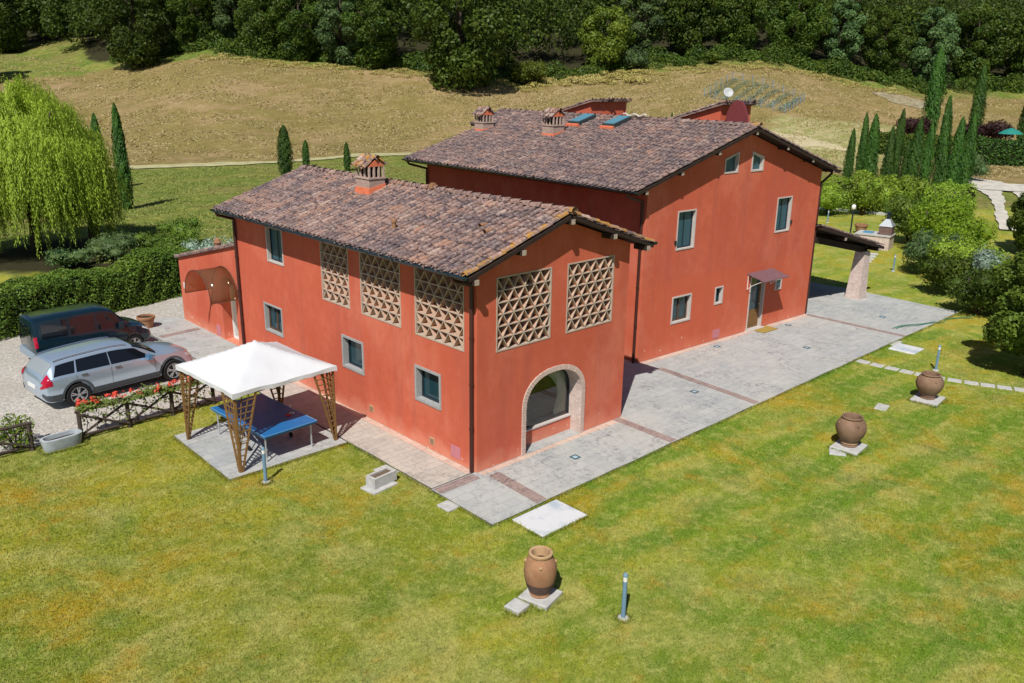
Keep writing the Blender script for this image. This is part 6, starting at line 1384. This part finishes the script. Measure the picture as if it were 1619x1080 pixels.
for s in (-1, 1):
    lab_part(c, van, 'side_window', M_cglass, [(-1.78, -.92, 5.10, 5.88, s)], shear=.04, shear2=0)
    lab_part(c, van, 'side_window', M_cglass, [(-.82, .02, 5.10, 5.88, s)], shear=0, shear2=0)
    lab_part(c, van, 'side_window', M_cglass, [(.10, 1.08, 5.10, 5.88, s)], shear=0, shear2=-.36)
    lab_part(c, van, 'tail_light', M_redl, [(-2.02, -1.93, 3.6, 5.3, s)], off=.012); lab_part(c, van, 'headlight', M_headl, [(1.66, 1.93, 4.0, 5.4, s)], off=.010)
    b = MB(); c.patch(b, .06, .068, 2.5, 4.98, s, off=.004, n=1, m=8); c.patch(b, -.87, -.862, 2.5, 4.98, s, off=.004, n=1, m=8); c.patch(b, -1.9, 1.2, 3.05, 3.2, s, off=.012, n=12, m=1); b.build('side_trim', M_frame_dark, van)
    b = MB(); p = c.pt(.85, 5.1, s); b.box(p.x-.05, p.x+.08, min(p.y+s*.04, p.y+s*.22), max(p.y+s*.04, p.y+s*.22), p.z-.02, p.z+.2); b.build('mirror', M_frame_dark, van)
b = MB()
for s in (-1, 1): c.patch(b, .66, 1.28, 6.25, 8.999, s, off=.008, n=10, m=8)
b.build('windscreen', M_cglass, van, smooth=True)
b = MB(); b.box(-2.045, -2.033, -.55, .55, 1.08, 1.55); b.build('rear_window', M_cglass, van)
b = MB(); b.box(-2.10, -1.98, -.78, .78, .36, .60); b.build('rear_bumper', NM('grey_bumper', .5, .4).base((.25, .32, .38)).m, van)
b = MB(); b.tube([(-1.8, .45, 1.82), (-2.0, .45, 2.15)], .008, 5); b.build('aerial', M_frame_dark, van)
van.scale = (.94, .94, .92)
b = MB(); b.tube([(0, 0, 0), (0, 0, .9)], .05, 8); b.lathe([(.07, .9), (.07, 1.0), (0, 1.02)], 8); o = b.build('yard_post', M_whiteplastic, auto=True); o.location = (-5.2, 18.9, 0); tag(o, 'short pale post between the teal van and the hedge', 'post')

# ------------------------------------------------------------------ standing grass blades on the near lawn
def blades(n_per, dmax):
    lo = np.array([-19, -14.0]); hi = np.array([22., 9.0]); N = int((hi-lo).prod()*n_per)
    P = lo+RNG.random((N, 2))*(hi-lo); x, y = P[:, 0], P[:, 1]
    dx = x-CAM.x; dy = y-CAM.y; d = dx*FH.x+dy*FH.y; sd_ = dx*RH.x+dy*RH.y; dep = d*.954+2.8
    ok = (d > 10) & (d < dmax) & (np.abs(sd_/dep) < .66) & (RNG.random(N) < np.clip((16/np.maximum(d, 1))**1.3, .2, 1))
    ok &= ~((x > -1.40) & (y > -2.10)) & ~((x > -4.64) & (x < -1.3) & (y > 3.70) & (y < 7.1)) & ~((y > 8.7))
    tall = []
    for (cx, cy, hx, hy) in ((-2.45, -4.68, .36, .36), (-.21, -2.72, .70, .48), (-3.02, -4.64, .2, .2), (8.48, -5.38, .42, .38), (13.75, -5.34, .47, .42), (-2.05, 1.1, .40, .30), (-7.02, 8.36, .5, .24), (-1.54, -.8, .17, .21), (8.05, -5.28, .25, .2)):
        ok &= ~((np.abs(x-cx) < hx) & (np.abs(y-cy) < hy))
    x, y = x[ok], y[ok]; ex = []
    def seg_(ax, ay, bx, by, dens, off): n_ = int(math.hypot(bx-ax, by-ay)*dens); t_ = RNG.random(n_); L_ = math.hypot(bx-ax, by-ay); o_ = np.abs(RNG.normal(0, .03, n_))+.005; ex.append(np.stack([ax+(bx-ax)*t_+off*o_*(by-ay)/L_, ay+(by-ay)*t_-off*o_*(bx-ax)/L_], 1))
    seg_(-1.38, -2.13, 25.4, -2.01, 260, 1); seg_(-1.40, -2.1, -1.34, 3.66, 260, -1); seg_(-4.67, 3.66, -1.38, 3.66, 260, 1); seg_(-4.68, 3.66, -4.64, 7.12, 260, -1)
    for (cx, cy, hx, hy) in ((-2.45, -4.68, .31, .31), (-.21, -2.72, .70, .48), (-3.02, -4.64, .17, .17), (8.48, -5.38, .40, .36), (13.75, -5.34, .45, .39), (-7.02, 8.36, .5, .24), (-1.79, -6.14, .1, .1), (-4.05, 3.04, .1, .1)):
        for (a1, b1, a2, b2) in ((-1, -1, 1, -1), (1, -1, 1, 1), (1, 1, -1, 1), (-1, 1, -1, -1)): seg_(cx+a1*hx, cy+b1*hy, cx+a2*hx, cy+b2*hy, 420, 1)
    ex = np.concatenate(ex); n0_ = len(x); x = np.concatenate([x, ex[:, 0]]); y = np.concatenate([y, ex[:, 1]]); n = len(x); h = RNG.uniform(.018, .045, n); h[n0_:] = RNG.uniform(.04, .10, n-n0_); w = RNG.uniform(.006, .011, n); a = RNG.random(n)*6.283; l = RNG.random(n)*6.283; q = h*RNG.uniform(.2, 1.1, n)
    b = np.stack([x, y, np.zeros(n)], 1); t = np.stack([np.cos(a)*w, np.sin(a)*w, np.zeros(n)], 1)
    V = np.stack([b-t, b+t, b+np.stack([np.cos(l)*q, np.sin(l)*q, h], 1)], 1).reshape(-1, 3).astype(np.float32)
    me = bpy.data.meshes.new('grass'); me.vertices.add(3*n); me.vertices.foreach_set('co', V.ravel()); me.loops.add(3*n); me.loops.foreach_set('vertex_index', np.arange(3*n, dtype=np.int32))
    me.polygons.add(n); me.polygons.foreach_set('loop_start', np.arange(0, 3*n, 3, dtype=np.int32)); me.materials.append(M_ground); me.update(calc_edges=True)
    o = bpy.data.objects.new('grass', me); COL.objects.link(o); tag(o, 'short mown grass blades of the lawn in front of the house', 'grass', kind='stuff')
blades(1500, 32)

# dry stubble and tufts over the mown slope, rough tufts over the green strip below it
def tufts(name, label, mat, n, px0, px1, f0, f1, size, hgt, thr, sc_):
    B = RNG.uniform(px0, px1, n)-809.5; dt = np.interp(B, TB[:, 0], TB[:, 2]); a, b = f0(B), f1(B, dt); D = np.sqrt(a*a+(b*b-a*a)*RNG.random(n)); S = B/1332*(D*.954+2.8)
    X = CAM.x+FH.x*D+RH.x*S; Y = CAM.y+FH.y*D+RH.y*S
    g = np.sin(X*sc_+2*np.sin(Y*sc_*.6))*np.sin(Y*sc_*1.2+1.5*np.sin(X*sc_*.7))+.6*np.sin(X*sc_*2.7+Y*sc_*1.9)+.5*np.sin(Y*sc_*4.3-X*sc_*1.1)
    ok = g+RNG.normal(0, .6, n) > thr; X, Y, g = X[ok], Y[ok], g[ok]; k = len(X)
    P = np.stack([X, Y, hz_np(X, Y)+RNG.uniform(.0, hgt, k)], 1); o = leaf_obj(name, P, np.tile([[-.5, -.4, .8]], (k, 1)), size, mat, np.clip(RNG.normal(.5, .28, k), 0, 1), jit=.9, aspect=.45); return tag(o, label, 'grass', kind='stuff')
line_ = lambda B: np.interp(B, [-3000, -610, -360, -170, 200, 420, 640, 780, 3000], [88, 88, 95, 107, 100, 92, 86, 84, 84])
M_stub = leaf_mat('stubble', (.24, .19, .07), (.60, .48, .26), (.44, .37, .12), trans=.1); M_rtuft = leaf_mat('rough_tufts', (.07, .12, .015), (.30, .32, .08), trans=.2)
tufts('dry_stubble', 'dry stubble and straw scattered over the mown slope', M_stub, 90000, -60, 1690, lambda B: line_(B)+3, lambda B, dt: dt-1, .34, .07, -.1, .22)
tufts('rough_grass', 'rough green grass tufts on the strip between the willow and the field path', M_rtuft, 60000, 150, 700, lambda B: B*0+42, lambda B, dt: line_(B)-3, .16, .06, .0, .35)
